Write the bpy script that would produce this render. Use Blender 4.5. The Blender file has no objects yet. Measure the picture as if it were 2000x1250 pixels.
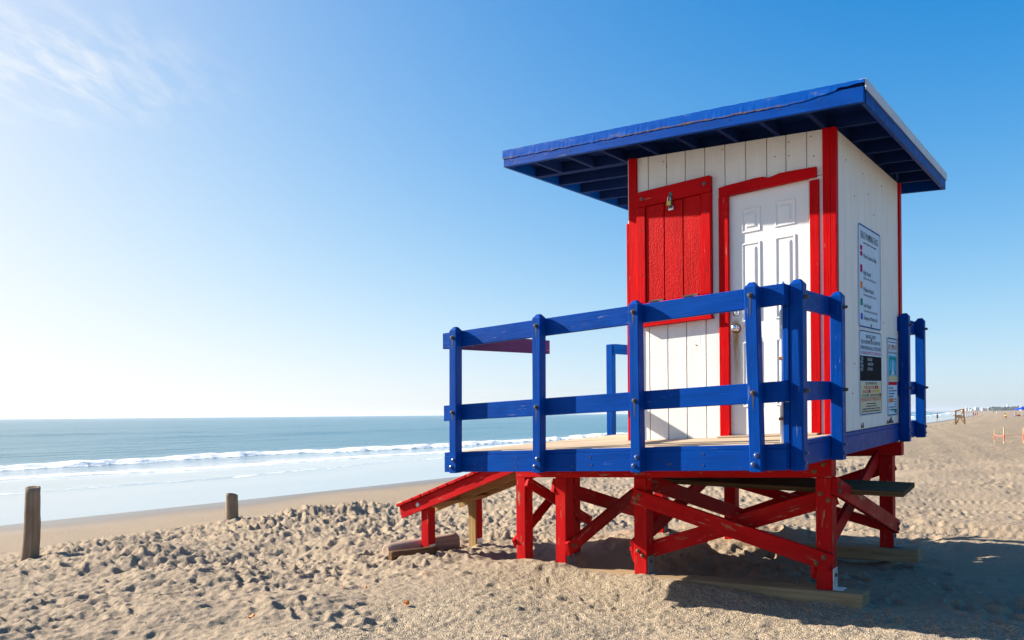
import bpy, bmesh, math, random
import numpy as np
from mathutils import Vector, Matrix

random.seed(7)
rng = np.random.default_rng(11)
scene = bpy.context.scene
col = scene.collection

# ------------------------------------------------------------------ frame of the place
# a = towards the sea (along the hut's front wall), b = along the beach, c = up.
# The hut has settled: its deck tips a little towards the sea and rises along the beach.
DU = np.array([-0.793, 0.609, -0.0406]); DV = np.array([0.609, 0.793, 0.0270])
ORG = np.array([1.855, 6.759, 1.304])
EYE = 1.5
def W(a, b, c):
    return (ORG[0]+a*DU[0]+b*DV[0], ORG[1]+a*DU[1]+b*DV[1], ORG[2]+a*DU[2]+b*DV[2]+c)
def WV(p): return Vector(W(*p))

# ------------------------------------------------------------------ camera
cam = bpy.data.cameras.new('camera'); camo = bpy.data.objects.new('camera', cam); col.objects.link(camo)
cam.lens = 27.99; cam.sensor_width = 36; cam.sensor_fit = 'HORIZONTAL'
cam.shift_y = 0.0924
cam.clip_start = 0.05; cam.clip_end = 30000
camo.matrix_world = Matrix.Translation((0, 0, EYE)) @ Matrix.Rotation(math.radians(90), 4, 'X') @ Matrix.Rotation(-0.0082, 4, 'Z')
scene.camera = camo

# ------------------------------------------------------------------ sun and sky
Lw = (-0.958*DU + 0.286*DV + np.array([0, 0, -0.565])); Lw = Lw/np.linalg.norm(Lw)
SUN_EL = math.asin(-Lw[2]); SUN_AZ = math.atan2(-Lw[0], -Lw[1])
sun = bpy.data.lights.new('sun', 'SUN'); suno = bpy.data.objects.new('sun', sun); col.objects.link(suno)
sun.energy = 5.0; sun.angle = math.radians(0.53); sun.color = (1.0, 0.93, 0.82)
suno.rotation_euler = Vector(Lw).to_track_quat('-Z', 'Y').to_euler()
suno.location = (-20, 8, 20)
world = bpy.data.worlds.new('World'); scene.world = world; world.use_nodes = True
wn = world.node_tree; wn.nodes.clear()
def N(nt, t, **kw):
    n = nt.nodes.new(t)
    for k, v in kw.items():
        if k == 'ins':
            for i, x in v.items(): n.inputs[i].default_value = x
        else: setattr(n, k, v)
    return n
def K(nt, o, i): nt.links.new(o, i)
def build_sky():
    nt = wn
    out = N(nt, 'ShaderNodeOutputWorld'); bg = N(nt, 'ShaderNodeBackground')
    sky = N(nt, 'ShaderNodeTexSky'); sky.sky_type = 'NISHITA'; sky.sun_disc = False
    sky.sun_elevation = SUN_EL; sky.sun_rotation = SUN_AZ
    sky.altitude = 0; sky.air_density = 0.6; sky.dust_density = 1.1; sky.ozone_density = 3.0
    # soft shoulder on the sky's radiance, as hazy sea air and film give it, then a little saturation
    sc_ = N(nt, 'ShaderNodeSeparateColor'); K(nt, sky.outputs[0], sc_.inputs[0]); cb_ = N(nt, 'ShaderNodeCombineColor')
    for i in range(3):
        e1 = N(nt, 'ShaderNodeMath', operation='MULTIPLY'); K(nt, sc_.outputs[i], e1.inputs[0]); e1.inputs[1].default_value = -1/2.1
        e2 = N(nt, 'ShaderNodeMath', operation='EXPONENT'); K(nt, e1.outputs[0], e2.inputs[0])
        e3 = N(nt, 'ShaderNodeMath', operation='MULTIPLY_ADD'); K(nt, e2.outputs[0], e3.inputs[0]); e3.inputs[1].default_value = -4.0; e3.inputs[2].default_value = 4.0
        K(nt, e3.outputs[0], cb_.inputs[i])
    hsv = N(nt, 'ShaderNodeHueSaturation'); hsv.inputs['Saturation'].default_value = 1.62; hsv.inputs['Hue'].default_value = 0.503
    K(nt, cb_.outputs[0], hsv.inputs['Color'])
    # thin cirrus streaks, laid out on a plane high above the beach
    tc = N(nt, 'ShaderNodeTexCoord'); sep = N(nt, 'ShaderNodeSeparateXYZ'); K(nt, tc.outputs['Generated'], sep.inputs[0])
    zc = N(nt, 'ShaderNodeMath', operation='MAXIMUM'); K(nt, sep.outputs['Z'], zc.inputs[0]); zc.inputs[1].default_value = 0.02
    dx = N(nt, 'ShaderNodeMath', operation='DIVIDE'); K(nt, sep.outputs['X'], dx.inputs[0]); K(nt, zc.outputs[0], dx.inputs[1])
    dy = N(nt, 'ShaderNodeMath', operation='DIVIDE'); K(nt, sep.outputs['Y'], dy.inputs[0]); K(nt, zc.outputs[0], dy.inputs[1])
    cmb = N(nt, 'ShaderNodeCombineXYZ'); K(nt, dx.outputs[0], cmb.inputs[0]); K(nt, dy.outputs[0], cmb.inputs[1])
    mp = N(nt, 'ShaderNodeMapping'); mp.inputs['Rotation'].default_value = (0, 0, math.radians(-12)); mp.inputs['Scale'].default_value = (3.6, 1.3, 1)
    K(nt, cmb.outputs[0], mp.inputs[0])
    n1 = N(nt, 'ShaderNodeTexNoise'); n1.inputs['Scale'].default_value = 3.0; n1.inputs['Detail'].default_value = 9; n1.inputs['Roughness'].default_value = 0.62; n1.inputs['Distortion'].default_value = 0.25
    K(nt, mp.outputs[0], n1.inputs['Vector'])
    r1 = N(nt, 'ShaderNodeValToRGB'); r1.color_ramp.elements[0].position = 0.44; r1.color_ramp.elements[1].position = 0.72
    K(nt, n1.outputs['Fac'], r1.inputs[0])
    dd = N(nt, 'ShaderNodeVectorMath', operation='DISTANCE'); K(nt, cmb.outputs[0], dd.inputs[0]); dd.inputs[1].default_value = CLOUD_AT
    r2 = N(nt, 'ShaderNodeValToRGB'); e = r2.color_ramp.elements; e[0].position = 0.1; e[0].color = (1, 1, 1, 1); e[1].position = 0.62; e[1].color = (0, 0, 0, 1)
    K(nt, dd.outputs['Value'], r2.inputs[0])
    mm = N(nt, 'ShaderNodeMath', operation='MULTIPLY'); K(nt, r1.outputs[0], mm.inputs[0]); K(nt, r2.outputs[0], mm.inputs[1])
    mk = N(nt, 'ShaderNodeMath', operation='MULTIPLY'); K(nt, mm.outputs[0], mk.inputs[0]); mk.inputs[1].default_value = 0.7
    lum = N(nt, 'ShaderNodeRGBToBW'); K(nt, cb_.outputs[0], lum.inputs[0])
    lm = N(nt, 'ShaderNodeMath', operation='MULTIPLY_ADD'); K(nt, lum.outputs[0], lm.inputs[0]); lm.inputs[1].default_value = 0.6; lm.inputs[2].default_value = 1.95
    mix = N(nt, 'ShaderNodeMixRGB'); K(nt, mk.outputs[0], mix.inputs[0]); K(nt, hsv.outputs[0], mix.inputs[1]); K(nt, lm.outputs[0], mix.inputs[2])
    K(nt, mix.outputs[0], bg.inputs[0]); bg.inputs[1].default_value = SKY_STRENGTH
    K(nt, bg.outputs[0], out.inputs[0])
CLOUD_AT = (-1.35, 2.25, 0.0)
SKY_STRENGTH = 0.10
build_sky()
vs = scene.view_settings
vs.view_transform = 'Standard'; vs.look = 'None'; vs.gamma = 1.0; vs.use_curve_mapping = False; vs.exposure = 1.4
scene.cycles.max_bounces = 8

# ------------------------------------------------------------------ materials
def newmat(name):
    m = bpy.data.materials.new(name); m.use_nodes = True
    nt = m.node_tree; bs = nt.nodes['Principled BSDF']
    return m, nt, bs
def coords(nt, seed=True):
    at = N(nt, 'ShaderNodeAttribute', attribute_name='gc')
    if not seed: return at.outputs['Vector']
    oi = N(nt, 'ShaderNodeObjectInfo'); mu = N(nt, 'ShaderNodeMath', operation='MULTIPLY'); K(nt, oi.outputs['Random'], mu.inputs[0]); mu.inputs[1].default_value = 53.0
    ad = N(nt, 'ShaderNodeVectorMath', operation='ADD'); K(nt, at.outputs['Vector'], ad.inputs[0]); K(nt, mu.outputs[0], ad.inputs[1])
    return ad.outputs[0]
def scaled(nt, v, s):
    m = N(nt, 'ShaderNodeVectorMath', operation='MULTIPLY'); K(nt, v, m.inputs[0]); m.inputs[1].default_value = s
    return m.outputs[0]
def noise(nt, v, scale, detail=4, rough=0.55, dist=0.0):
    n = N(nt, 'ShaderNodeTexNoise'); n.inputs['Scale'].default_value = scale; n.inputs['Detail'].default_value = detail
    n.inputs['Roughness'].default_value = rough; n.inputs['Distortion'].default_value = dist
    if v is not None: K(nt, v, n.inputs['Vector'])
    return n.outputs['Fac']
def ramp(nt, f, p0, p1, c0=(0, 0, 0, 1), c1=(1, 1, 1, 1)):
    r = N(nt, 'ShaderNodeValToRGB'); e = r.color_ramp.elements
    e[0].position = p0; e[1].position = p1; e[0].color = c0; e[1].color = c1
    K(nt, f, r.inputs[0]); return r.outputs[0]
def mixc(nt, f, a, b):
    m = N(nt, 'ShaderNodeMixRGB')
    for i, x in ((0, f), (1, a), (2, b)):
        if isinstance(x, (int, float)): m.inputs[i].default_value = x
        elif isinstance(x, tuple): m.inputs[i].default_value = (*x[:3], 1)
        else: K(nt, x, m.inputs[i])
    return m.outputs[0]
def bump(nt, bs, h, strength, dist, prev=None):
    b = N(nt, 'ShaderNodeBump'); b.inputs['Strength'].default_value = strength; b.inputs['Distance'].default_value = dist
    K(nt, h, b.inputs['Height'])
    if prev is not None: K(nt, prev, b.inputs['Normal'])
    K(nt, b.outputs[0], bs.inputs['Normal']); return b.outputs[0]
def math_(nt, op, a, b=None, c=None):
    m = N(nt, 'ShaderNodeMath', operation=op)
    for i, x in enumerate((a, b, c)):
        if x is None: continue
        if isinstance(x, (int, float)): m.inputs[i].default_value = x
        else: K(nt, x, m.inputs[i])
    return m.outputs[0]

def paint(name, base, var=0.26, rough=0.45, wear=0.72, wear_col=(0.30, 0.22, 0.14), grain=0.35, stucco=0.0, fade=None, wamt=1.0):
    m, nt, bs = newmat(name); v = coords(nt)
    dark = tuple(x*(1-var) for x in base); light = tuple(min(1, x*(1+var*0.6)) for x in base)
    f1 = noise(nt, scaled(nt, v, (1.2, 5, 5)), 2.0, 5, 0.6)
    st = noise(nt, scaled(nt, v, (0.9, 38, 38)), 1.6, 4, 0.6)
    c = mixc(nt, ramp(nt, math_(nt, 'ADD', math_(nt, 'MULTIPLY', f1, 0.6), math_(nt, 'MULTIPLY', st, 0.4)), 0.34, 0.66), dark, light)
    if fade:
        f3 = noise(nt, scaled(nt, v, (2.0, 3, 3)), 1.7, 4, 0.65)
        c = mixc(nt, math_(nt, 'MULTIPLY', ramp(nt, f3, 0.5, 0.75), 0.45), c, fade)
    # thin scuffs and chips down to the wood
    f2 = noise(nt, scaled(nt, v, (5, 42, 42)), 1.0, 6, 0.7)
    cl = noise(nt, scaled(nt, v, (1.6, 7, 7)), 1.3, 3, 0.6)
    wm = ramp(nt, math_(nt, 'ADD', f2, math_(nt, 'MULTIPLY_ADD', cl, 0.5, -0.25)), wear, wear+0.035)
    c = mixc(nt, math_(nt, 'MULTIPLY', wm, wamt), c, wear_col)
    K(nt, c, bs.inputs['Base Color'])
    rg = noise(nt, v, 9.0, 3)
    K(nt, math_(nt, 'MULTIPLY_ADD', rg, 0.3, rough-0.12), bs.inputs['Roughness'])
    bs.inputs['Specular IOR Level'].default_value = 0.05
    g = noise(nt, scaled(nt, v, (3.0, 60, 60)), 1.5, 4, 0.6)
    prev = bump(nt, bs, g, grain, 0.006)
    if stucco:
        s = noise(nt, scaled(nt, v, (55, 75, 75)), 1.0, 5, 0.7)
        prev = bump(nt, bs, s, stucco, 0.01, prev)
    bump(nt, bs, wm, 0.4, -0.002, prev)
    return m
def rawwood(name, c0, c1, rough=0.8, grain=0.6, scale=1.0):
    m, nt, bs = newmat(name); v = coords(nt)
    f = noise(nt, scaled(nt, v, (1.2*scale, 26*scale, 26*scale)), 1.3, 6, 0.62, 0.6)
    f2 = noise(nt, v, 2.3, 4)
    c = mixc(nt, ramp(nt, f, 0.32, 0.7), c0, c1)
    c = mixc(nt, math_(nt, 'MULTIPLY', ramp(nt, f2, 0.45, 0.75), 0.45), c, tuple(x*0.55 for x in c0))
    K(nt, c, bs.inputs['Base Color']); bs.inputs['Roughness'].default_value = rough; bs.inputs['Specular IOR Level'].default_value = 0.1
    bump(nt, bs, f, grain, 0.006)
    return m
def simple(name, colr, rough=0.5, metal=0.0, var=0.15, scale=30, bmp=0.15):
    m, nt, bs = newmat(name)
    tc = N(nt, 'ShaderNodeTexCoord')
    f = noise(nt, tc.outputs['Object'], scale, 4)
    c = mixc(nt, f, tuple(x*(1-var) for x in colr), tuple(min(1, x*(1+var)) for x in colr))
    K(nt, c, bs.inputs['Base Color']); bs.inputs['Roughness'].default_value = rough; bs.inputs['Metallic'].default_value = metal
    if bmp: bump(nt, bs, f, bmp, 0.004)
    return m

BLUE = (0.0, 0.046, 0.265); RED = (0.50, 0.002, 0.004); WHITE = (0.78, 0.755, 0.71)
M = {}
M['blue'] = paint('blue_paint', BLUE, rough=0.42, wear=0.68, wear_col=(0.10, 0.13, 0.28), fade=(0.0, 0.066, 0.33))
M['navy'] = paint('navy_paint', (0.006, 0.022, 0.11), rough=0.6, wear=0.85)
M['red'] = paint('red_paint', RED, rough=0.45, wear=0.68, wear_col=(0.35, 0.20, 0.14), fade=(0.50, 0.008, 0.008))
M['purple'] = paint('purple_worn_paint', (0.045, 0.008, 0.075), wear=0.66, wear_col=(0.40, 0.16, 0.05))
M['redworn'] = paint('worn_red_paint', (0.45, 0.006, 0.008), rough=0.5, wear=0.635, wear_col=(0.32, 0.22, 0.14), fade=(0.48, 0.03, 0.022), var=0.28)
M['redboard'] = paint('rough_red_board', (0.50, 0.004, 0.005), rough=0.42, wear=0.70, wear_col=(0.52, 0.06, 0.03), stucco=0.6, fade=(0.50, 0.012, 0.008))
M['white'] = paint('white_siding', WHITE, var=0.06, rough=0.5, wear=0.80, wear_col=(0.5, 0.46, 0.40), grain=0.25, stucco=0.35, wamt=0.6)
M['whitetrim'] = paint('white_metal_edge', (0.50, 0.54, 0.60), var=0.15, rough=0.4, wear=0.80, grain=0.1)
M['deck'] = rawwood('deck_wood', (0.34, 0.25, 0.17), (0.52, 0.41, 0.29))
M['ramp'] = rawwood('raw_lumber', (0.30, 0.19, 0.075), (0.47, 0.33, 0.15))
M['skid'] = rawwood('weathered_skid', (0.20, 0.135, 0.072), (0.36, 0.265, 0.16))
M['dark'] = rawwood('dark_plank', (0.055, 0.036, 0.018), (0.17, 0.105, 0.05))
M['zinc'] = simple('galvanised', (0.62, 0.64, 0.66), 0.4, 0.6, 0.3, 40)
M['bolt'] = simple('bolt_steel', (0.10, 0.085, 0.08), 0.45, 0.7, 0.4, 60)
M['boltblue'] = simple('painted_bolt', (0.05, 0.09, 0.24), 0.3, 0.3, 0.3, 60)
M['boltrust'] = simple('rusty_bolt', (0.20, 0.10, 0.05), 0.6, 0.5, 0.4, 60)
M['brass'] = simple('brass', (0.42, 0.36, 0.10), 0.35, 0.8, 0.2, 60)
M['chrome'] = simple('chrome', (0.75, 0.75, 0.76), 0.18, 1.0, 0.1, 40, 0.05)
M['black'] = simple('black', (0.012, 0.012, 0.014), 0.6)
M['rust'] = simple('rust', (0.28, 0.11, 0.03), 0.8, 0.0, 0.4, 80)
M['pvc'] = simple('pvc', (0.8, 0.8, 0.8), 0.35, 0, 0.03)
M['stump'] = rawwood('stump_wood', (0.17, 0.12, 0.08), (0.34, 0.25, 0.17), 0.9, 1.0, 0.7)
M['log_dark'] = rawwood('wet_log', (0.075, 0.038, 0.016), (0.20, 0.10, 0.045), 0.7, 1.0)
M['log_pale'] = rawwood('pale_driftwood', (0.30, 0.21, 0.15), (0.44, 0.33, 0.25), 0.85, 0.6)
M['leaf'] = simple('orange_leaf', (0.62, 0.20, 0.04), 0.6, 0, 0.4, 40)

def door_mat():
    m, nt, bs = newmat('door_paint'); v = coords(nt, False)
    sp = N(nt, 'ShaderNodeSeparateXYZ'); K(nt, v, sp.inputs[0])   # x = up the door, y = across it
    up, ac = sp.outputs[0], sp.outputs[1]
    f = noise(nt, scaled(nt, v, (2, 5, 5)), 1.6, 4)
    c = mixc(nt, f, (0.70, 0.69, 0.665), (0.77, 0.76, 0.74))
    # rust run below the knob
    w = noise(nt, scaled(nt, v, (4.0, 30, 1)), 1.0, 3)
    dist = math_(nt, 'ABSOLUTE', math_(nt, 'ADD', ac, math_(nt, 'MULTIPLY_ADD', w, 0.03, 0.040)))
    core = ramp(nt, dist, 0.010, 0.045, (1, 1, 1, 1), (0, 0, 0, 1))
    hi = ramp(nt, up, 0.25, 0.75); lo = ramp(nt, up, 0.955, 1.0, (1, 1, 1, 1), (0, 0, 0, 1))
    mk = math_(nt, 'MULTIPLY', math_(nt, 'MULTIPLY', core, lo), math_(nt, 'MULTIPLY', hi, 1.0))
    mk2 = math_(nt, 'MULTIPLY', mk, ramp(nt, noise(nt, scaled(nt, v, (6, 40, 1)), 1, 4), 0.15, 0.5))
    c = mixc(nt, mk2, c, (0.38, 0.21, 0.055))
    # rusty blotches near the bottom and rust along the right edge
    b1 = ramp(nt, noise(nt, scaled(nt, v, (14, 18, 1)), 1, 5), 0.60, 0.68)
    lowm = ramp(nt, up, 0.03, 0.16, (1, 1, 1, 1), (0, 0, 0, 1))
    c = mixc(nt, math_(nt, 'MULTIPLY', b1, math_(nt, 'MULTIPLY', lowm, 0.7)), c, (0.52, 0.38, 0.18))
    K(nt, c, bs.inputs['Base Color']); bs.inputs['Roughness'].default_value = 0.38
    bump(nt, bs, noise(nt, scaled(nt, v, (6, 7, 1)), 1.0, 2), 0.25, 0.012)
    return m
M['door'] = door_mat()

def edge_mat():
    # blue metal drip edge, flaking with rust
    m, nt, bs = newmat('rusty_blue_edge'); v = coords(nt, False)
    f = noise(nt, scaled(nt, v, (4.5, 16, 16)), 1.0, 7, 0.7)
    sp = N(nt, 'ShaderNodeSeparateXYZ'); K(nt, v, sp.inputs[0])
    seaward = ramp(nt, math_(nt, 'MULTIPLY', sp.outputs[0], 0.25), 0.05, 0.45)
    g = math_(nt, 'MULTIPLY_ADD', seaward, 0.08, f)
    bs.inputs['Specular IOR Level'].default_value = 0.04
    c = mixc(nt, ramp(nt, f, 0.3, 0.7), (0.0, 0.050, 0.29), (0.003, 0.085, 0.40))
    c = mixc(nt, math_(nt, 'MULTIPLY', ramp(nt, g, 0.60, 0.68), 0.45), c, (0.13, 0.14, 0.20))
    c = mixc(nt, ramp(nt, g, 0.69, 0.74), c, (0.20, 0.08, 0.02))
    edge = ramp(nt, math_(nt, 'ADD', sp.outputs[1], math_(nt, 'MULTIPLY_ADD', f, 0.05, -0.025)), 0.004, 0.013, (1, 1, 1, 1), (0, 0, 0, 1))
    c = mixc(nt, math_(nt, 'MULTIPLY', math_(nt, 'MULTIPLY', edge, ramp(nt, noise(nt, scaled(nt, v, (2.2, 1, 1)), 1.0, 3), 0.38, 0.55)), 0.85), c, (0.13, 0.085, 0.05))
    K(nt, c, bs.inputs['Base Color']); bs.inputs['Roughness'].default_value = 0.4
    bump(nt, bs, f, 0.35, 0.006)
    return m
M['edge'] = edge_mat()
def flat(name, c, rough=0.85):
    m, nt, bs = newmat(name); tc = N(nt, 'ShaderNodeTexCoord')
    f = noise(nt, tc.outputs['Object'], 6.0, 3)
    K(nt, mixc(nt, f, tuple(x*0.9 for x in c), tuple(min(1, x*1.08) for x in c)), bs.inputs['Base Color']); bs.inputs['Roughness'].default_value = rough; bs.inputs['Specular IOR Level'].default_value = 0.03
    return m

# ------------------------------------------------------------------ object helpers
WL = {}
def link(o, parent):
    col.objects.link(o)
    loc = Vector(o.location)
    WL[o.name] = loc
    if parent is not None:
        o.parent = parent; o.location = loc - WL[parent.name]
def empty(name, loc, label, cat, group=None):
    o = bpy.data.objects.new(name, None); o.location = loc; o.empty_display_size = 0.2
    link(o, None); tag(o, label, cat, group); return o
def tag(o, label, cat=None, group=None):
    o['label'] = label
    if cat: o['category'] = cat
    if group: o['group'] = group
def finish(name, verts_world, faces, gcs, parent, mat, smooth=False):
    vw = np.asarray(verts_world, float); c = (vw.max(0)+vw.min(0))/2
    me = bpy.data.meshes.new(name); me.from_pydata((vw-c).tolist(), [], faces); me.update()
    if gcs is not None:
        at = me.attributes.new('gc', 'FLOAT_VECTOR', 'POINT'); at.data.foreach_set('vector', np.asarray(gcs, np.float32).ravel())
    me.materials.append(mat)
    if smooth:
        for p in me.polygons: p.use_smooth = True
    o = bpy.data.objects.new(name, me); o.location = Vector(c); link(o, parent); return o
def hexverts(p):   # p: 8 local points ordered (---,+--,++-,-+-, then top)
    return p
BOXF = [(0, 3, 2, 1), (4, 5, 6, 7), (0, 1, 5, 4), (1, 2, 6, 5), (2, 3, 7, 6), (3, 0, 4, 7)]
def beveled(pts, gc, bev):
    bm = bmesh.new()
    lay = bm.verts.layers.float_vector.new('gc')
    vs_ = []
    for p, g in zip(pts, gc):
        v = bm.verts.new(p); v[lay] = g; vs_.append(v)
    for f in BOXF: bm.faces.new([vs_[i] for i in f])
    if bev > 0:
        bmesh.ops.bevel(bm, geom=bm.edges[:], offset=bev, segments=1, affect='EDGES', profile=0.5)
    bm.verts.index_update()
    P = [tuple(v.co) for v in bm.verts]; F = [[v.index for v in f.verts] for f in bm.faces]
    bm.free(); return P, F
def mkbox(name, parent, mat, pts, axis, bev=0.004, warp=None, T=W):
    """pts: 8 local corners; axis 0/1/2 = length axis of the grain"""
    P, F = beveled(pts, [(0, 0, 0)]*8, bev)
    order = {0: (0, 1, 2), 1: (1, 0, 2), 2: (2, 0, 1)}[axis]
    G = [tuple(p[i] for i in order) for p in P]
    if warp: P = [warp(*p) for p in P]
    Wd = [T(*p) for p in P]
    return finish(name, Wd, F, G, parent, mat)
def box(name, parent, mat, a0, a1, b0, b1, c0, c1, bev=0.004, warp=None, axis=None, T=W):
    a0, a1 = min(a0, a1), max(a0, a1); b0, b1 = min(b0, b1), max(b0, b1); c0, c1 = min(c0, c1), max(c0, c1)
    pts = [(a0, b0, c0), (a1, b0, c0), (a1, b1, c0), (a0, b1, c0), (a0, b0, c1), (a1, b0, c1), (a1, b1, c1), (a0, b1, c1)]
    d = (a1-a0, b1-b0, c1-c0)
    if axis is None: axis = int(np.argmax(d))
    return mkbox(name, parent, mat, pts, axis, min(bev, min(d)*0.3), warp, T)
def bar(name, parent, mat, p0, p1, width, thick, normal, bev=0.004, T=W, ext=0.0):
    """straight bar from p0 to p1 (centre line), 'thick' along normal, 'width' across"""
    p0 = np.array(p0, float); p1 = np.array(p1, float); L = p1-p0; ln = np.linalg.norm(L); L /= ln
    p0 = p0-L*ext; p1 = p1+L*ext; ln += 2*ext
    n = np.array(normal, float); n -= L*(n@L); n /= np.linalg.norm(n); w = np.cross(n, L)
    bx = [(-1, -1), (1, -1), (1, 1), (-1, 1)]
    loc8 = [(0, i*width/2, j*thick/2) for i, j in bx]+[(ln, i*width/2, j*thick/2) for i, j in bx]
    P, F = beveled(loc8, [(0, 0, 0)]*8, min(bev, thick*0.3))
    Wd = [T(*(p0+L*p[0]+w*p[1]+n*p[2])) for p in P]
    return finish(name, Wd, F, P, parent, mat)
_bolt = {}
def bolt(parent, mat, p, normal, r=0.014, h=0.012, name='bolt', key=''):
    """hex bolt head on a washer; shared mesh per direction"""
    k = (tuple(normal), r, h, mat.name)
    if k not in _bolt:
        n = np.array(normal, float); t1 = np.array((0, 0, 1.0)) if abs(n[2]) < 0.9 else np.array((1.0, 0, 0)); t2 = np.cross(n, t1)
        V_ = []; F_ = []
        def ring(rad, hh, k_=10): 
            i0 = len(V_)
            for i in range(k_):
                q = 2*math.pi*i/k_; V_.append(n*hh+t1*rad*math.cos(q)+t2*rad*math.sin(q))
            return list(range(i0, i0+k_))
        rs = [ring(r*1.35, -0.002), ring(r*1.35, 0.003), ring(r*0.95, 0.003), ring(r*0.9, h*0.8), ring(r*0.5, h)]
        for A, B in zip(rs[:-1], rs[1:]):
            for i in range(10): F_.append((A[i], A[(i+1) % 10], B[(i+1) % 10], B[i]))
        F_.append(tuple(rs[-1]))
        me = bpy.data.meshes.new(name)
        Wp = [Vector(v[0]*DU+v[1]*DV+np.array((0, 0, v[2]))) for v in V_]
        me.from_pydata(Wp, [], F_); me.update(); me.materials.append(mat)
        _bolt[k] = me
    o = bpy.data.objects.new(name, _bolt[k]); o.location = WV(p); link(o, parent); return o
def lathe(name, parent, mat, centre, axis, prof, seg=16, T=W, smooth=True):
    """prof: list of (radius, distance along axis) in local space"""
    n = np.array(axis, float); n /= np.linalg.norm(n)
    t1 = np.cross(n, (0, 0, 1.0)); 
    if np.linalg.norm(t1) < 0.1: t1 = np.cross(n, (1.0, 0, 0))
    t1 /= np.linalg.norm(t1); t2 = np.cross(n, t1); V_ = []; F_ = []
    for r, h in prof:
        for i in range(seg):
            q = 2*math.pi*i/seg; V_.append(np.array(centre)+n*h+t1*r*math.cos(q)+t2*r*math.sin(q))
    for j in range(len(prof)-1):
        for i in range(seg): F_.append((j*seg+i, j*seg+(i+1) % seg, (j+1)*seg+(i+1) % seg, (j+1)*seg+i))
    F_.append(tuple(range(seg))[::-1]); F_.append(tuple((len(prof)-1)*seg+i for i in range(seg)))
    return finish(name, [T(*v) for v in V_], F_, [tuple(v) for v in V_], parent, mat, smooth)

# ------------------------------------------------------------------ beach terrain
PS = [-400, -120, -60, -25, -6, 0, 2, 4, 8, 10.5, 15.7, 19, 30, 80, 400]
PZ = [2.0, 1.35, 0.75, 0.25, 0.05, 0.0, -0.03, -0.07, -0.30, -0.50, -0.70, -0.82, -1.3, -3, -6]
SEA_Z = -0.70
def shore(t): return np.where(t > 0, 0.0162*np.maximum(t, 0)**1.287, 0.0)
def profile(s, t): return np.interp(s-shore(t), PS, PZ)
A0, A1, B0, B1, CELL = -15.0, 15.5, -8.0, 24.0, 0.016
NA = int((A1-A0)/CELL); NB = int((B1-B0)/CELL)
def smooth_up(g, na, nb):
    """smooth upsample of a coarse grid (cubic-faded bilinear)"""
    ia = np.linspace(0, g.shape[0]-1.001, na); ib = np.linspace(0, g.shape[1]-1.001, nb)
    i0 = ia.astype(int); fa = ia-i0; fa = fa*fa*(3-2*fa); j0 = ib.astype(int); fb = ib-j0; fb = fb*fb*(3-2*fb)
    r = g[i0]*(1-fa)[:, None]+g[i0+1]*fa[:, None]
    return (r[:, j0]*(1-fb)+r[:, j0+1]*fb).astype(np.float32)
def vnoise(size_a, size_b=None):
    size_b = size_b or size_a
    return smooth_up(rng.standard_normal((int((A1-A0)/size_a)+3, int((B1-B0)/size_b)+3)).astype(np.float32), NA, NB)
av = (A0+(np.arange(NA)+0.5)*CELL).astype(np.float32)[:, None]; bv = (B0+(np.arange(NB)+0.5)*CELL).astype(np.float32)[None, :]
def sstep(x, e0, e1):
    t = np.clip((x-e0)/(e1-e0), 0, 1); return t*t*(3-2*t)
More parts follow.
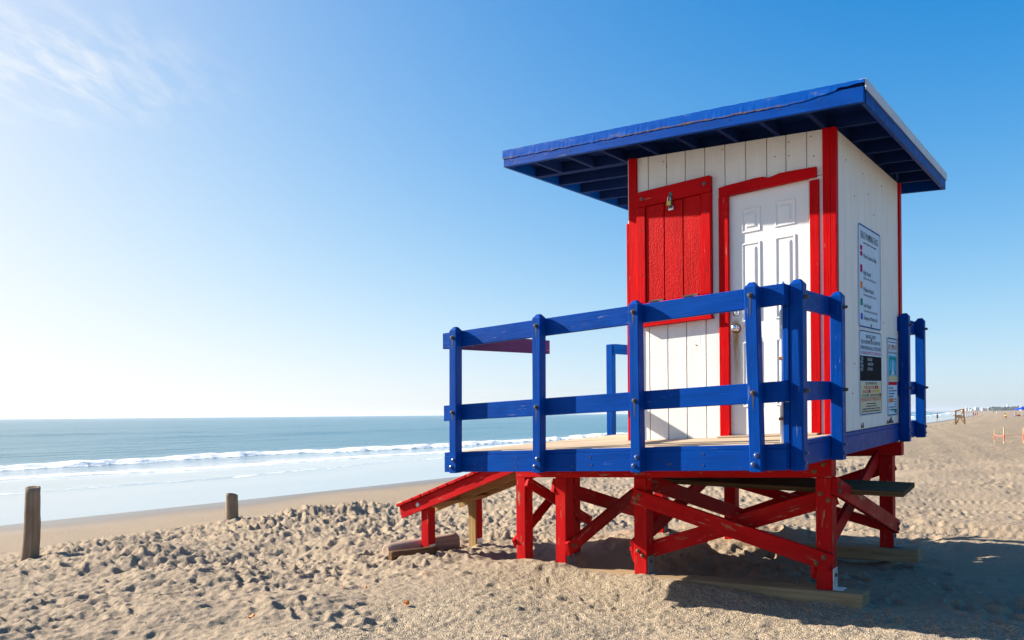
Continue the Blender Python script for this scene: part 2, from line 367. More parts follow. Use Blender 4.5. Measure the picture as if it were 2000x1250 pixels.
def raster():
    seff = av-shore(bv)
    dry = 1-sstep(seff+0.5*vnoise(1.5), 10.2, 11.6)
    # how trampled each place is
    front = sstep(-(bv-0.2), 0, 0.6)*sstep(2.6-av, 0, 1.2)*sstep(av+3.2, 0, 1.0)   # coarse shelly sand before the hut
    right = sstep(-av-0.5, 0, 2.0)*sstep(bv-1.0, 0, 2)
    rough = dry*(1-0.42*front)*(1-0.80*right)
    patchy = 0.45+0.25*sstep(av, 2.0, 4.0)+0.4*sstep(vnoise(1.9, 1.4), -0.9, 0.5)
    churn = np.exp(-(((av-8.2)/2.2)**2+((bv-2.6)/2.4)**2))
    rough *= np.clip(patchy+churn, 0, 1.25)
    H = 0.045*vnoise(1.6)+0.02*vnoise(0.7)
    H *= dry
    # trampled prints and scuffs
    P = np.zeros((NA, NB), np.float32)
    n = 15000
    pa = rng.uniform(A0+0.6, 11.3, n); pb = rng.uniform(B0+0.6, B1-0.6, n)
    for i in range(n):
        ia = int((pa[i]-A0)/CELL); ib = int((pb[i]-B0)/CELL)
        rr = rough[ia, ib]
        if rng.random() > rr*1.15: continue
        big = rng.random()
        la = 0.5*(0.26+0.06*rng.standard_normal()) if big > 0.55 else 0.5*rng.uniform(0.08, 0.34)
        lb = la*rng.uniform(0.34, 0.6)
        la = max(la, 0.05); lb = max(lb, 0.03)
        th = rng.normal(0.9, 0.9) if rng.random() < 0.6 else rng.uniform(0, math.pi)
        dep = rng.uniform(0.018, 0.050)*min(1.0, la/0.12)
        R = int(la*2.1/CELL)+2
        i0, i1, j0, j1 = ia-R, ia+R+1, ib-R, ib+R+1
        if i0 < 0 or j0 < 0 or i1 > NA or j1 > NB: continue
        x = (np.arange(i0, i1)-ia)*CELL; y = (np.arange(j0, j1)-ib)*CELL
        X = x[:, None]*math.cos(th)+y[None, :]*math.sin(th); Y = -x[:, None]*math.sin(th)+y[None, :]*math.cos(th)
        q = np.sqrt((X/la)**2+(Y/lb)**2)
        d = -dep*np.clip(1-q**3, 0, 1)*(0.75+0.35*X/la)
        rim = dep*0.34*np.exp(-((q-1.25)/0.28)**2)*(0.8+0.6*np.sin(3*np.arctan2(Y, X)+i))
        sub = P[i0:i1, j0:j1]
        sub += d+rim
    # walked trails: alternating left and right prints
    for tr in range(34):
        a = rng.uniform(-4, 10); b = rng.uniform(-5, 16); th = rng.uniform(0, 6.283)
        for stp in range(int(rng.uniform(8, 20))):
            th += rng.normal(0, 0.08); a += 0.62*math.cos(th); b += 0.62*math.sin(th); sd = 0.09*(1 if stp % 2 else -1)
            ia = int((a-sd*math.sin(th)-A0)/CELL); ib = int((b+sd*math.cos(th)-B0)/CELL); R = 22
            if ia < R or ib < R or ia > NA-R-2 or ib > NB-R-2 or rough[ia, ib] < 0.08: continue
            x = (np.arange(ia-R, ia+R+1)-ia)*CELL; X = x[:, None]*math.cos(th)+x[None, :]*math.sin(th); Y = -x[:, None]*math.sin(th)+x[None, :]*math.cos(th)
            wd = 0.046+0.012*np.tanh(X*14)-0.010*np.exp(-((X+0.02)/0.05)**2)
            q = np.sqrt((X/0.145)**2+(Y/wd)**2)
            sub = P[ia-R:ia+R+1, ib-R:ib+R+1]; w_ = np.clip(1.15-q, 0, 1)
            sub *= 1-0.7*np.clip(w_*3, 0, 1)
            sub += -0.034*np.clip(1-q**4, 0, 1)*(1+0.5*np.abs(X/0.145))+0.013*np.exp(-((q-1.25)/0.22)**2)
    P = np.clip(P, -0.10, 0.10)
    H += P*rough
    # crumbly clods: ridged noise, strongest on the left and in the mounds
    r1 = np.clip(0.8-np.abs(vnoise(0.26, 0.20)), -0.7, 1); r2 = np.clip(0.8-np.abs(vnoise(0.11, 0.085)), -0.7, 1); r3 = vnoise(0.05)
    H += rough*(0.018*r1+0.018*r2+0.011*r3+0.006*vnoise(0.03))*(0.5+0.5*sstep(av, 2.0, 4.0))
    # coarse shell grains before the hut
    fine = vnoise(0.032)
    H += (0.0028*front+0.0018*dry)*fine+0.004*front*vnoise(0.12)
    # mounds and hollows
    def mound(a, b, ra, rb, h, lump=0.0):
        nonlocal H
        g = np.exp(-(((av-a)/ra)**2+((bv-b)/rb)**2))
        H += g*(h+lump*r1+lump*0.5*r2)
    for args in ((8.6, 2.3, 0.8, 1.4, 0.17, 0.06), (7.9, 1.2, 0.9, 0.9, 0.13, 0.04), (8.6, 3.6, 0.8, 0.9, 0.12, 0.04), (10.7, 2.25, 0.45, 0.4, 0.05, 0.01), (9.0, -2.1, 0.5, 0.5, -0.05, 0.0),
                 (6.6, -1.7, 0.6, 0.5, 0.10, 0.05), (5.4, 0.4, 0.7, 0.6, 0.06, 0.03), (9.0, -1.2, 0.5, 0.7, 0.08, 0.03), (6.2, 2.0, 1.0, 0.7, 0.08, 0.03), (4.6, -2.2, 0.7, 0.6, 0.05, 0.03),
                 (1.9, 1.5, 0.6, 0.5, 0.10, 0.03), (1.2, 2.6, 0.9, 0.5, 0.10, 0.03), (0.2, 2.8, 0.9, 0.45, 0.08, 0.03),
                 (2.3, 0.35, 0.35, 0.4, -0.12, 0.0), (1.4, 0.45, 0.5, 0.3, -0.09, 0.0), (0.2, 0.5, 0.6, 0.3, -0.05, 0.0), (2.65, -0.5, 0.5, 0.5, 0.04, 0.02)):
        mound(*args)
    for la_ in (-0.79, 0.815, 1.68, 2.16):
        mound(la_, -0.06, 0.17, 0.15, 0.030, 0.01); mound(la_, 2.0, 0.17, 0.15, 0.03, 0.01)
    # sand banked over the seaward part of the front skid
    bank = sstep(av+0.15*vnoise(0.5), -0.8, 0.5)*(1-sstep(av, 1.9, 2.7))
    H += 0.072*bank*np.exp(-((bv+0.24)/0.26)**2)+0.04*bank*np.exp(-((bv-0.08)/0.10)**2)
    # tyre tracks running towards the sea behind the hut
    wob = 0.12*np.sin(av*0.35)
    for b0, wid in ((4.35, 0.27), (5.05, 0.27), (7.6, 0.22), (8.9, 0.22)):
        u = (bv-b0-wob)
        m = (1-sstep(np.abs(u), wid*0.8, wid))*dry
        tread = np.sin(av*2*math.pi/0.12+np.sign(u)*u*18)
        H = H*(1-0.7*m)+m*(-0.022+0.012*np.clip(tread*1.6, -1, 1))
        H += 0.02*np.exp(-((np.abs(u)-wid*1.15)/0.06)**2)*dry
    # ripples low on the wet strand
    H += (1-dry)*0.004*vnoise(2.5, 0.6)
    # fade out at the borders of the detailed patch
    ed = sstep(av, A0, A0+1.5)*sstep(-av, -A1, -A1+0.8)*sstep(bv, B0, B0+1.5)*sstep(-bv, -B1, -B1+4)
    return H*ed, front*dry
HR, FR = raster()
def sample(R, a, b):
    x = np.clip((a-A0)/CELL-0.5, 0, NA-1.01); y = np.clip((b-B0)/CELL-0.5, 0, NB-1.01)
    i = x.astype(int); j = y.astype(int); fx = x-i; fy = y-j
    return R[i, j]*(1-fx)*(1-fy)+R[i+1, j]*fx*(1-fy)+R[i, j+1]*(1-fx)*fy+R[i+1, j+1]*fx*fy
def height(a, b):
    a = np.asarray(a, float); b = np.asarray(b, float)
    h = profile(a, b)
    ins = (a > A0) & (a < A1) & (b > B0) & (b < B1)
    far = 0.03*np.sin(a*1.7+np.sin(b*0.9)*2)*np.sin(b*1.3+a*0.4)+0.02*np.sin(a*4.1+b*2.3)*np.sin(b*3.3-a)
    far = far*(a-shore(b) < 10.5)*np.where(ins, np.clip((b-(B1-4))/4, 0, 1), 1)
    return h+np.where(ins, sample(HR, a, b), 0)+far
def ab(x, y):
    dx = x-ORG[0]; dy = y-ORG[1]
    return dx*DU[0]+dy*DU[1], dx*DV[0]+dy*DV[1]
def xy(a, b): return ORG[0]+a*DU[0]+b*DV[0], ORG[1]+a*DU[1]+b*DV[1]
def ground(a, b):
    x, y = xy(a, b); return Vector((x, y, float(height(a, b))))
def polar(rows, cols):
    R, T_ = np.meshgrid(rows, cols, indexing='ij'); return R*np.sin(T_), R*np.cos(T_)
def gridmesh(name, X, Y, Z, attrs, mat, wrap=True):
    nr, nc = X.shape
    idx = np.arange(nr*nc).reshape(nr, nc)
    nxt = np.roll(idx, -1, 1) if wrap else None
    if wrap: q = np.stack([idx[:-1], nxt[:-1], nxt[1:], idx[1:]], -1).reshape(-1, 4)
    else: q = np.stack([idx[:-1, :-1], idx[:-1, 1:], idx[1:, 1:], idx[1:, :-1]], -1).reshape(-1, 4)
    q = q[:, ::-1]
    me = bpy.data.meshes.new(name); me.vertices.add(nr*nc); me.loops.add(q.size); me.polygons.add(len(q))
    me.vertices.foreach_set('co', np.stack([X, Y, Z], -1).astype(np.float32).ravel())
    me.loops.foreach_set('vertex_index', q.astype(np.int32).ravel())
    me.polygons.foreach_set('loop_start', np.arange(0, q.size, 4, dtype=np.int32))
    me.polygons.foreach_set('loop_total', np.full(len(q), 4, np.int32))
    me.polygons.foreach_set('use_smooth', np.ones(len(q), bool))
    me.update(calc_edges=True)
    for k, v in attrs.items():
        at = me.attributes.new(k, 'FLOAT', 'POINT'); at.data.foreach_set('value', v.astype(np.float32).ravel())
    me.materials.append(mat)
    o = bpy.data.objects.new(name, me); col.objects.link(o); return o
fine = np.radians(np.arange(-44, 44.01, 0.082)); coarse = np.radians(np.arange(47, 313.1, 3.0))
cols = np.concatenate([fine, coarse])
rows = np.concatenate([[0.3, 1.0, 2.0, 2.8, 3.4], 1/np.linspace(1/3.9, 1/60, 470), np.geomspace(64, 5200, 60)])
def sand_mat():
    m, nt, bs = newmat('beach_sand')
    geo = N(nt, 'ShaderNodeNewGeometry'); pos = geo.outputs['Position']
    wet = N(nt, 'ShaderNodeAttribute', attribute_name='wet').outputs['Fac']; coarse_ = N(nt, 'ShaderNodeAttribute', attribute_name='coarse').outputs['Fac']
    f1 = noise(nt, pos, 0.7, 5); f2 = noise(nt, pos, 9.0, 5, 0.65); f3 = noise(nt, pos, 140.0, 3, 0.7)
    c = mixc(nt, f1, (0.238, 0.176, 0.118), (0.345, 0.266, 0.184))
    c = mixc(nt, ramp(nt, f2, 0.35, 0.75), c, (0.275, 0.21, 0.148))
    c = mixc(nt, math_(nt, 'MULTIPLY', ramp(nt, f3, 0.50, 0.66), 0.40), c, (0.42, 0.345, 0.25))
    c = mixc(nt, math_(nt, 'MULTIPLY', ramp(nt, noise(nt, pos, 95.0, 2, 0.7), 0.60, 0.68), 0.55), c, (0.12, 0.09, 0.06))
    vo = N(nt, 'ShaderNodeTexVoronoi'); vo.inputs['Scale'].default_value = 95.0; K(nt, pos, vo.inputs['Vector'])
    cs = N(nt, 'ShaderNodeSeparateColor'); K(nt, vo.outputs['Color'], cs.inputs[0])
    cc = mixc(nt, cs.outputs[0], (0.19, 0.142, 0.095), (0.52, 0.42, 0.30))
    c = mixc(nt, math_(nt, 'MULTIPLY', coarse_, 0.75), c, cc)
    sp_ = math_(nt, 'MULTIPLY', ramp(nt, noise(nt, scaled(nt, pos, (1.0, 1.0, 1.0)), 2.6, 6, 0.72), 0.60, 0.66), N(nt, 'ShaderNodeAttribute', attribute_name='plain').outputs['Fac'])
    c = mixc(nt, math_(nt, 'MULTIPLY', sp_, 0.45), c, (0.15, 0.115, 0.08))  # specks paint in the shade of prints that the far mesh lacks
    c = mixc(nt, wet, c, (0.165, 0.125, 0.088))
    K(nt, c, bs.inputs['Base Color'])
    K(nt, math_(nt, 'MULTIPLY_ADD', wet, -0.62, 0.92), bs.inputs['Roughness'])
    K(nt, math_(nt, 'MULTIPLY_ADD', wet, 0.35, 0.1), bs.inputs['Specular IOR Level'])
    inv = math_(nt, 'SUBTRACT', 1.0, wet)
    FARB = math_(nt, 'MULTIPLY', N(nt, 'ShaderNodeAttribute', attribute_name='plain').outputs['Fac'], 9.0)
    b1 = N(nt, 'ShaderNodeBump'); b1.inputs['Distance'].default_value = 0.035; K(nt, math_(nt, 'MULTIPLY', inv, 0.7), b1.inputs['Strength']); K(nt, math_(nt, 'ADD', noise(nt, pos, 22.0, 5, 0.65), math_(nt, 'MULTIPLY', noise(nt, pos, 3.5, 5, 0.7), FARB)), b1.inputs['Height'])
    b2 = N(nt, 'ShaderNodeBump'); b2.inputs['Distance'].default_value = 0.006; K(nt, math_(nt, 'MULTIPLY', inv, 0.5), b2.inputs['Strength']); K(nt, f3, b2.inputs['Height']); K(nt, b1.outputs[0], b2.inputs['Normal'])
    b3 = N(nt, 'ShaderNodeBump'); b3.inputs['Distance'].default_value = -0.009; K(nt, coarse_, b3.inputs['Strength']); K(nt, vo.outputs['Distance'], b3.inputs['Height']); K(nt, b2.outputs[0], b3.inputs['Normal'])
    K(nt, b3.outputs[0], bs.inputs['Normal'])
    return m
X, Y = polar(rows, cols); A_, B_ = ab(X, Y)
Zt = height(A_, B_)
SE = A_-shore(B_)
wetn = 0.35*np.sin(B_*0.55)+0.2*np.sin(B_*1.3+1)
wet = sstep(SE+wetn, 12.6, 15.4)
ins = (A_ > A0) & (A_ < A1) & (B_ > B0) & (B_ < B1)
crs = np.where(ins, sample(FR, A_, B_), 0)
M['sand'] = sand_mat()
o = gridmesh('beach', X, Y, Zt, {'wet': wet, 'coarse': crs, 'plain': np.where(ins, np.clip((B_-(B1-5))/5, 0, 1), 1.0)*(SE < 10.5)}, M['sand']); o['kind'] = 'structure'

# ------------------------------------------------------------------ sea
def sea_mat():
    m, nt, bs = newmat('sea_water')
    geo = N(nt, 'ShaderNodeNewGeometry'); pos = geo.outputs['Position']
    foam = N(nt, 'ShaderNodeAttribute', attribute_name='foam').outputs['Fac']; chop = N(nt, 'ShaderNodeAttribute', attribute_name='chop').outputs['Fac']
    rot = N(nt, 'ShaderNodeMapping'); rot.inputs['Rotation'].default_value = (0, 0, math.radians(-52.5)); K(nt, pos, rot.inputs[0])
    sv = scaled(nt, rot.outputs[0], (0.30, 1.0, 1.0))
    n1 = noise(nt, sv, 0.55, 5, 0.6); n2 = noise(nt, scaled(nt, rot.outputs[0], (0.5, 1, 1)), 3.2, 4, 0.6)
    fn = noise(nt, scaled(nt, rot.outputs[0], (0.5, 1.0, 1)), 2.2, 6, 0.68)
    fm = math_(nt, 'MULTIPLY', ramp(nt, math_(nt, 'ADD', foam, math_(nt, 'MULTIPLY_ADD', fn, 1.3, -0.65)), 0.38, 0.58), ramp(nt, foam, 0.02, 0.2))
    deep = mixc(nt, chop, (0.33, 0.36, 0.36), (0.035, 0.135, 0.175))  # pale silty shallows, with the swash's bright sky reflection put into the colour
    deep = mixc(nt, math_(nt, 'MULTIPLY', ramp(nt, noise(nt, sv, 0.10, 4), 0.42, 0.62), 0.5), deep, (0.055, 0.165, 0.19))
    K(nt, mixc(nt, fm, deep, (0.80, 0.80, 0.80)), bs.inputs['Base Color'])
    K(nt, math_(nt, 'ADD', math_(nt, 'MULTIPLY', fm, 0.6), math_(nt, 'MULTIPLY_ADD', chop, 0.16, 0.06)), bs.inputs['Roughness'])
    bs.inputs['IOR'].default_value = 1.33
    b1 = N(nt, 'ShaderNodeBump'); b1.inputs['Distance'].default_value = 0.5; K(nt, math_(nt, 'MULTIPLY', chop, 0.9), b1.inputs['Strength']); K(nt, n1, b1.inputs['Height'])
    b2 = N(nt, 'ShaderNodeBump'); b2.inputs['Distance'].default_value = 0.10; K(nt, math_(nt, 'MULTIPLY_ADD', chop, 0.75, 0.02), b2.inputs['Strength']); K(nt, n2, b2.inputs['Height']); K(nt, b1.outputs[0], b2.inputs['Normal'])
    b3 = N(nt, 'ShaderNodeBump'); b3.inputs['Distance'].default_value = 0.25; K(nt, math_(nt, 'MULTIPLY', fm, 0.8), b3.inputs['Strength']); K(nt, fn, b3.inputs['Height']); K(nt, b2.outputs[0], b3.inputs['Normal'])
    K(nt, b3.outputs[0], bs.inputs['Normal'])
    return m
M['sea'] = sea_mat()
def sea():
    fc = np.radians(np.arange(-44, 44.01, 0.11)); cc = np.radians(np.arange(47, 313.1, 4.0))
    rr = np.concatenate([[6, 9, 11.5], 1/np.linspace(1/13.0, 1/260, 420), np.geomspace(275, 9000, 70)])
    X, Y = polar(rr, np.concatenate([fc, cc])); a, b = ab(X, Y)
    d = a-shore(b)-15.7
    near = np.exp(-np.maximum(b, 0)/400)
    def wav(f, ph): return np.sin(b*f+ph)
    j1 = 1.2*wav(0.11, 0)+0.6*wav(0.31, 1.3)+0.25*wav(0.9, 0.4)+0.12*wav(2.1, 2.0)
    j2 = 0.8*wav(0.13, 2.0)+0.5*wav(0.37, 0.3)+0.25*wav(0.8, 1.1)+0.1*wav(2.6, 0.7)
    j3 = 0.7*wav(0.10, 4.0)+0.4*wav(0.29, 2.2)+0.15*wav(0.95, 2)
    Z = np.full_like(a, SEA_Z)
    foam = np.zeros_like(a)
    def bore(d0, h, back, foamback, fs):
        nonlocal Z, foam
        x = d-d0
        Z += h*sstep(x, -0.35, 0.25)*np.exp(-np.maximum(x, 0)/back)*(0.8+0.2*np.sin(b*0.7+d0)+0.25*np.sin(b*2.9+d0)*np.sin(b*1.1))
        foam[:] = np.maximum(foam, fs*sstep(x, -0.5, -0.1)*(1-sstep(x, foamback*0.35, foamback)))
    bore(8.2+j3, 0.02, 1.5, 0.5, 0.40)
    bore(13.2+j2, 0.08, 2.2, 0.9, 0.80)
    bore(18.6+j1, 0.26, 3.0, 2.2, 1.10)
    # residual lacing of foam between the bores
    foam[:] = np.maximum(foam, 0.12*sstep(d, 9, 14)*(1-sstep(d, 19, 26)))
    # unbroken swell further out
    far = sstep(d, 24, 40)
    sw = 0.30*np.exp(-((np.mod(d+3*wav(0.03, 0)+1.5*wav(0.09, 1), 27)-9)/2.6)**2)*(0.5+0.5*np.sin(b*0.05+np.floor((d+3*wav(0.03, 0))/27)*2.1))
    Z += far*sw*np.clip(1-d/420, 0, 1)
    Z += far*0.05*np.sin(d*0.7+2*np.sin(b*0.2))*np.clip(1-d/200, 0, 1)
    # extra spilling crests down the beach to the right
    foam[:] = np.maximum(foam, sstep(b, 60, 120)*1.0*np.exp(-((np.mod(d-18.6-j1, 16)-2)/2.2)**2)*(d > 10)*(d < 50)*(0.5+0.5*np.sin(b*0.045)))
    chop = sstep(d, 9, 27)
    Z = np.where(d < -1.2, SEA_Z-0.02, Z)
    keep = Z
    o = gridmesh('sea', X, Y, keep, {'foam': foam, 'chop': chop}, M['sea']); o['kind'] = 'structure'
sea()
# ------------------------------------------------------------------ lifeguard hut
M['stain'] = simple('bolt_stain', (0.012, 0.022, 0.07), 0.7, 0, 0.3, 80)
tower = empty('lifeguard_hut', WV((0.0, 0.9, -1.22)), 'red, white and blue wooden lifeguard hut on legs with a railed deck', 'lifeguard hut')
C0 = 2.385
def rc(a): return C0+0.103*(a+0.875)            # underside of the roof framing along the front wall
def skew(a, b): return b+0.0314*(a+1.206)*min(1.0, max(0.0, (1.6-b)/2.1))
def RW(a, b, c): return (a, skew(a, b), c+rc(a))
def topwarp(a, b, c): return (a, b, (rc(a)-0.002 if c > 2.2 else c))

# --- cabin walls
def wall(name, boxes, mat):
    V_ = []; F_ = []; G_ = []
    for (a0, a1, b0, b1, c0, c1) in boxes:
        i0 = len(V_); pts = [(a0, b0, c0), (a1, b0, c0), (a1, b1, c0), (a0, b1, c0), (a0, b0, c1), (a1, b0, c1), (a1, b1, c1), (a0, b1, c1)]
        for p in pts:
            q = topwarp(*p); V_.append(W(*q)); G_.append(p)
        F_ += [tuple(i0+i for i in f) for f in BOXF]
    return finish(name, V_, F_, G_, tower, mat)
CA0, CA1, CB1 = -0.86, 0.975, 2.215
fw = wall('front_wall', [(0.0, CA1-0.01, 0.004, 0.05, -0.012, 2.35), (CA0+0.01, -0.668, 0.004, 0.05, -0.012, 2.35), (-0.668, 0.0, 0.004, 0.05, 2.035, 2.35)], M['white'])
edges = [0.965, 0.752, 0.571, 0.390, 0.209, 0.027, -0.155, -0.332, -0.490, -0.655, -0.85]
for l, r in zip(edges[:-1], edges[1:]):
    segs = []
    if l <= 0.03 and r >= -0.66: segs = [(2.04, 2.35)]
    elif l > 0.03 and r < 0.03: segs = [(-0.012, 2.35)]
    else: segs = [(-0.012, 2.35)]
    rr = r
    if r < -0.66: l2 = -0.675
    for c0, c1 in segs:
        if r < -0.66:
            box('siding_board', fw, M['white'], l-0.004, r+0.004, -0.012, 0.003, 2.04, c1, 0.002, topwarp, 2)
            box('siding_board', fw, M['white'], -0.672, r+0.004, -0.012, 0.003, -0.012, 2.036, 0.002, None, 2)
        elif abs(r-0.027) < 1e-6:
            box('siding_board', fw, M['white'], l-0.004, r+0.004, -0.012, 0.003, c0, c1, 0.002, topwarp, 2)
        else:
            box('siding_board', fw, M['white'], l-0.004, r+0.004, -0.012, 0.003, c0, c1, 0.002, topwarp, 2)
sw = wall('side_wall', [(CA0+0.004, CA0+0.05, 0.052, CB1-0.06, -0.012, 2.35)], M['white'])
gb = [0.03, 0.245, 0.465, 0.68, 0.895, 1.105, 1.32, 1.535, 1.755, 1.97, 2.185]
for l, r in zip(gb[:-1], gb[1:]):
    box('siding_board', sw, M['white'], CA0-0.010, CA0+0.003, l+0.004, r-0.004, -0.006, 2.35, 0.002, topwarp, 2)
wall('sea_wall', [(CA1-0.05, CA1-0.004, 0.052, CB1-0.06, -0.012, 2.35)], M['white'])
wall('rear_wall', [(CA0+0.01, CA1-0.01, CB1-0.055, CB1-0.004, -0.012, 2.35)], M['white'])
# corner boards
box('corner_board', tower, M['red'], -0.782, -0.842, -0.036, 0.004, -0.010, 2.36, 0.003, topwarp, 2)
box('corner_board', tower, M['red'], -0.8425, -0.884, -0.036, 0.030, -0.010, 2.36, 0.003, topwarp, 2)
box('corner_board', tower, M['red'], CA0-0.030, CA0+0.004, CB1-0.045, CB1+0.035, -0.010, 2.36, 0.003, topwarp, 2)
box('corner_board', tower, M['red'], 0.861, 0.9445, -0.034, 0.004, -0.012, 2.36, 0.003, topwarp, 2)
box('corner_board', tower, M['red'], 0.945, 0.970, -0.034, 0.070, -0.012, 1.98, 0.003, None, 2)
box('corner_board', tower, M['red'], CA1-0.02, CA1+0.03, CB1-0.045, CB1+0.035, -0.010, 2.36, 0.003, topwarp, 2)
# a few rusting nail heads in the siding
for a, c in [(0.60, 2.47), (0.57, 2.42), (0.05, 2.44), (-0.40, 2.27), (-0.515, 2.36), (-0.515, 2.25), (-0.69, 2.36), (-0.71, 2.20), (0.30, 0.80)]:
    bolt(fw, M['rust'], (a, -0.012, c), (0, -1, 0), 0.004, 0.003, 'nail')
for b, c in [(0.55, 1.95), (0.52, 0.55), (0.30, 2.2), (0.84, 2.2), (1.2, 1.9), (1.0, 2.05), (1.5, 2.22), (0.45, 0.3), (1.55, 0.95)]:
    bolt(sw, M['rust'], (CA0-0.010, b, c), (-1, 0, 0), 0.005, 0.003, 'nail')

# --- door with six raised panels
door = box('door', tower, M['door'], 0.0, -0.664, 0.006, 0.044, 0.004, 2.030, 0.002, None, 2)
for (a0, a1, c0, c1) in [(-0.105, -0.272, 1.695, 1.90), (-0.388, -0.560, 1.695, 1.905), (-0.105, -0.272, 0.950, 1.612), (-0.388, -0.560, 0.945, 1.615), (-0.105, -0.272, 0.235, 0.787), (-0.388, -0.560, 0.235, 0.787)]:
    # moulded frame: raised rim, sunk field and raised centre in one mesh
    V_ = []; F_ = []
    rings = [(0.0, 0.0055), (0.006, -0.001), (0.014, -0.0005), (0.020, 0.0052), (0.038, 0.0052), (0.050, -0.002)]
    for ins_, bb in rings:
        for (sa, sc_) in ((0, 0), (1, 0), (1, 1), (0, 1)):
            a = a0-ins_ if sa == 0 else a1+ins_; c = c0+ins_ if sc_ == 0 else c1-ins_
            V_.append((a, bb, c))
    for k in range(len(rings)-1):
        for i in range(4): F_.append((k*4+i, k*4+(i+1) % 4, (k+1)*4+(i+1) % 4, (k+1)*4+i))
    k = (len(rings)-1)*4; F_.append((k, k+1, k+2, k+3))
    finish('door_panel', [W(*v) for v in V_], F_, [(v[2], v[0], v[1]) for v in V_], door, M['door'])
kb = lathe('door_knob', door, M['chrome'], (-0.055, 0.006, 0.909), (0, -1, 0), [(0.030, 0), (0.030, 0.006), (0.013, 0.010), (0.013, 0.030), (0.027, 0.036), (0.029, 0.050), (0.024, 0.060), (0.010, 0.063)])
lathe('rust_stain', door, M['rust'], (-0.057, 0.0058, 0.903), (0, -1, 0), [(0.042, 0), (0.040, 0.0012)])
lathe('deadbolt', door, M['chrome'], (-0.055, 0.006, 1.037), (0, -1, 0), [(0.028, 0), (0.027, 0.012), (0.020, 0.016), (0.019, 0.022), (0.006, 0.023)])
bar('door_handle', door, M['rust'], (-0.125, -0.012, 0.925), (-0.175, -0.012, 0.865), 0.012, 0.010, (0, -1, 0), 0.002)
box('sill', tower, M['deck'], 0.09, -0.74, -0.085, 0.004, -0.011, 0.003, 0.003)
# door casing
box('door_casing', tower, M['red'], -0.005, 0.081, -0.034, 0.003, -0.010, 2.035, 0.003)
box('door_casing', tower, M['red'], -0.680, -0.753, -0.034, 0.003, -0.010, 2.006, 0.003)
# lintel with a broken upper edge
V_ = []; F_ = []
prof = [(0.088, 2.122), (0.0, 2.128), (-0.10, 2.130), (-0.22, 2.134), (-0.30, 2.130), (-0.335, 2.112), (-0.37, 2.116), (-0.43, 2.128), (-0.53, 2.124), (-0.65, 2.118), (-0.722, 2.112)]
bot = [(p[0], 2.039-0.012*(0.088-p[0])) for p in prof]
n_ = len(prof)
for b in (-0.040, 0.002):
    for p in prof: V_.append((p[0]-0.014, b, p[1]-0.008))
    for p in bot: V_.append((p[0]-0.014, b, p[1]-0.004))
for i in range(n_-1):
    F_ += [(i, i+1, n_+i+1, n_+i), (2*n_+i+1, 2*n_+i, 3*n_+i, 3*n_+i+1), (i+1, i, 2*n_+i, 2*n_+i+1), (n_+i, n_+i+1, 3*n_+i+1, 3*n_+i)]
F_ += [(0, n_, 3*n_, 2*n_), (n_-1, 3*n_-1, 4*n_-1, 2*n_-1)]
finish('lintel', [W(*v) for v in V_], F_, V_, tower, M['red'])

# --- shutter
SB = -0.072
shut = box('shutter', tower, M['red'], 0.756, 0.226, SB+0.030, -0.013, 1.05, 2.092, 0.002, None, 2)
for l, r in ((0.756, 0.577), (0.571, 0.397), (0.391, 0.226)):
    box('shutter_board', shut, M['redboard'], l-0.002, r+0.002, SB+0.014, SB+0.0305, 1.225, 2.088, 0.002, None, 2)
box('shutter_rail', shut, M['red'], 0.846, 0.138, SB, -0.0125, 2.094, 2.233, 0.004)
box('shutter_rail', shut, M['red'], 0.846, 0.138, SB+0.004, -0.0125, 1.030, 1.223, 0.004)
box('shutter_stile', shut, M['red'], 0.846, 0.760, SB+0.003, -0.0125, 1.225, 2.092, 0.004)
box('shutter_stile', shut, M['red'], 0.222, 0.138, SB+0.003, -0.0125, 1.225, 2.092, 0.004)
box('shutter_ledge', shut, M['red'], 0.848, 0.130, SB-0.006, -0.0125, 1.010, 1.0295, 0.003)
for a0, a1 in ((0.71, 0.585), (0.38, 0.255)):
    box('hinge', shut, M['bolt'], a0, a1, SB+0.008, SB+0.014, 1.202, 1.242, 0.002)
    box('hinge', shut, M['black'], a0+0.02, a0-0.07, SB-0.001, SB+0.004, 1.225, 1.236, 0.001)
for a in (0.79, 0.19): bolt(shut, M['bolt'], (a, SB, 2.165 if a > 0.5 else 2.170), (0, -1, 0), 0.013, 0.006)
for a, c in [(0.182, 1.93), (0.182, 1.43), (0.80, 1.88), (0.80, 1.48)]: bolt(shut, M['bolt'], (a, SB+0.003, c), (0, -1, 0), 0.004, 0.002, 'screw')
# hasp
hs = box('hasp', shut, M['bolt'], 0.522, 0.486, SB-0.006, SB, 2.025, 2.165, 0.002)
box('staple', hs, M['bolt'], 0.515, 0.495, SB-0.022, SB-0.006, 2.115, 2.130, 0.003)
box('screw_plate', hs, M['zinc'], 0.528, 0.480, SB+0.002, SB+0.012, 2.008, 2.042, 0.002)

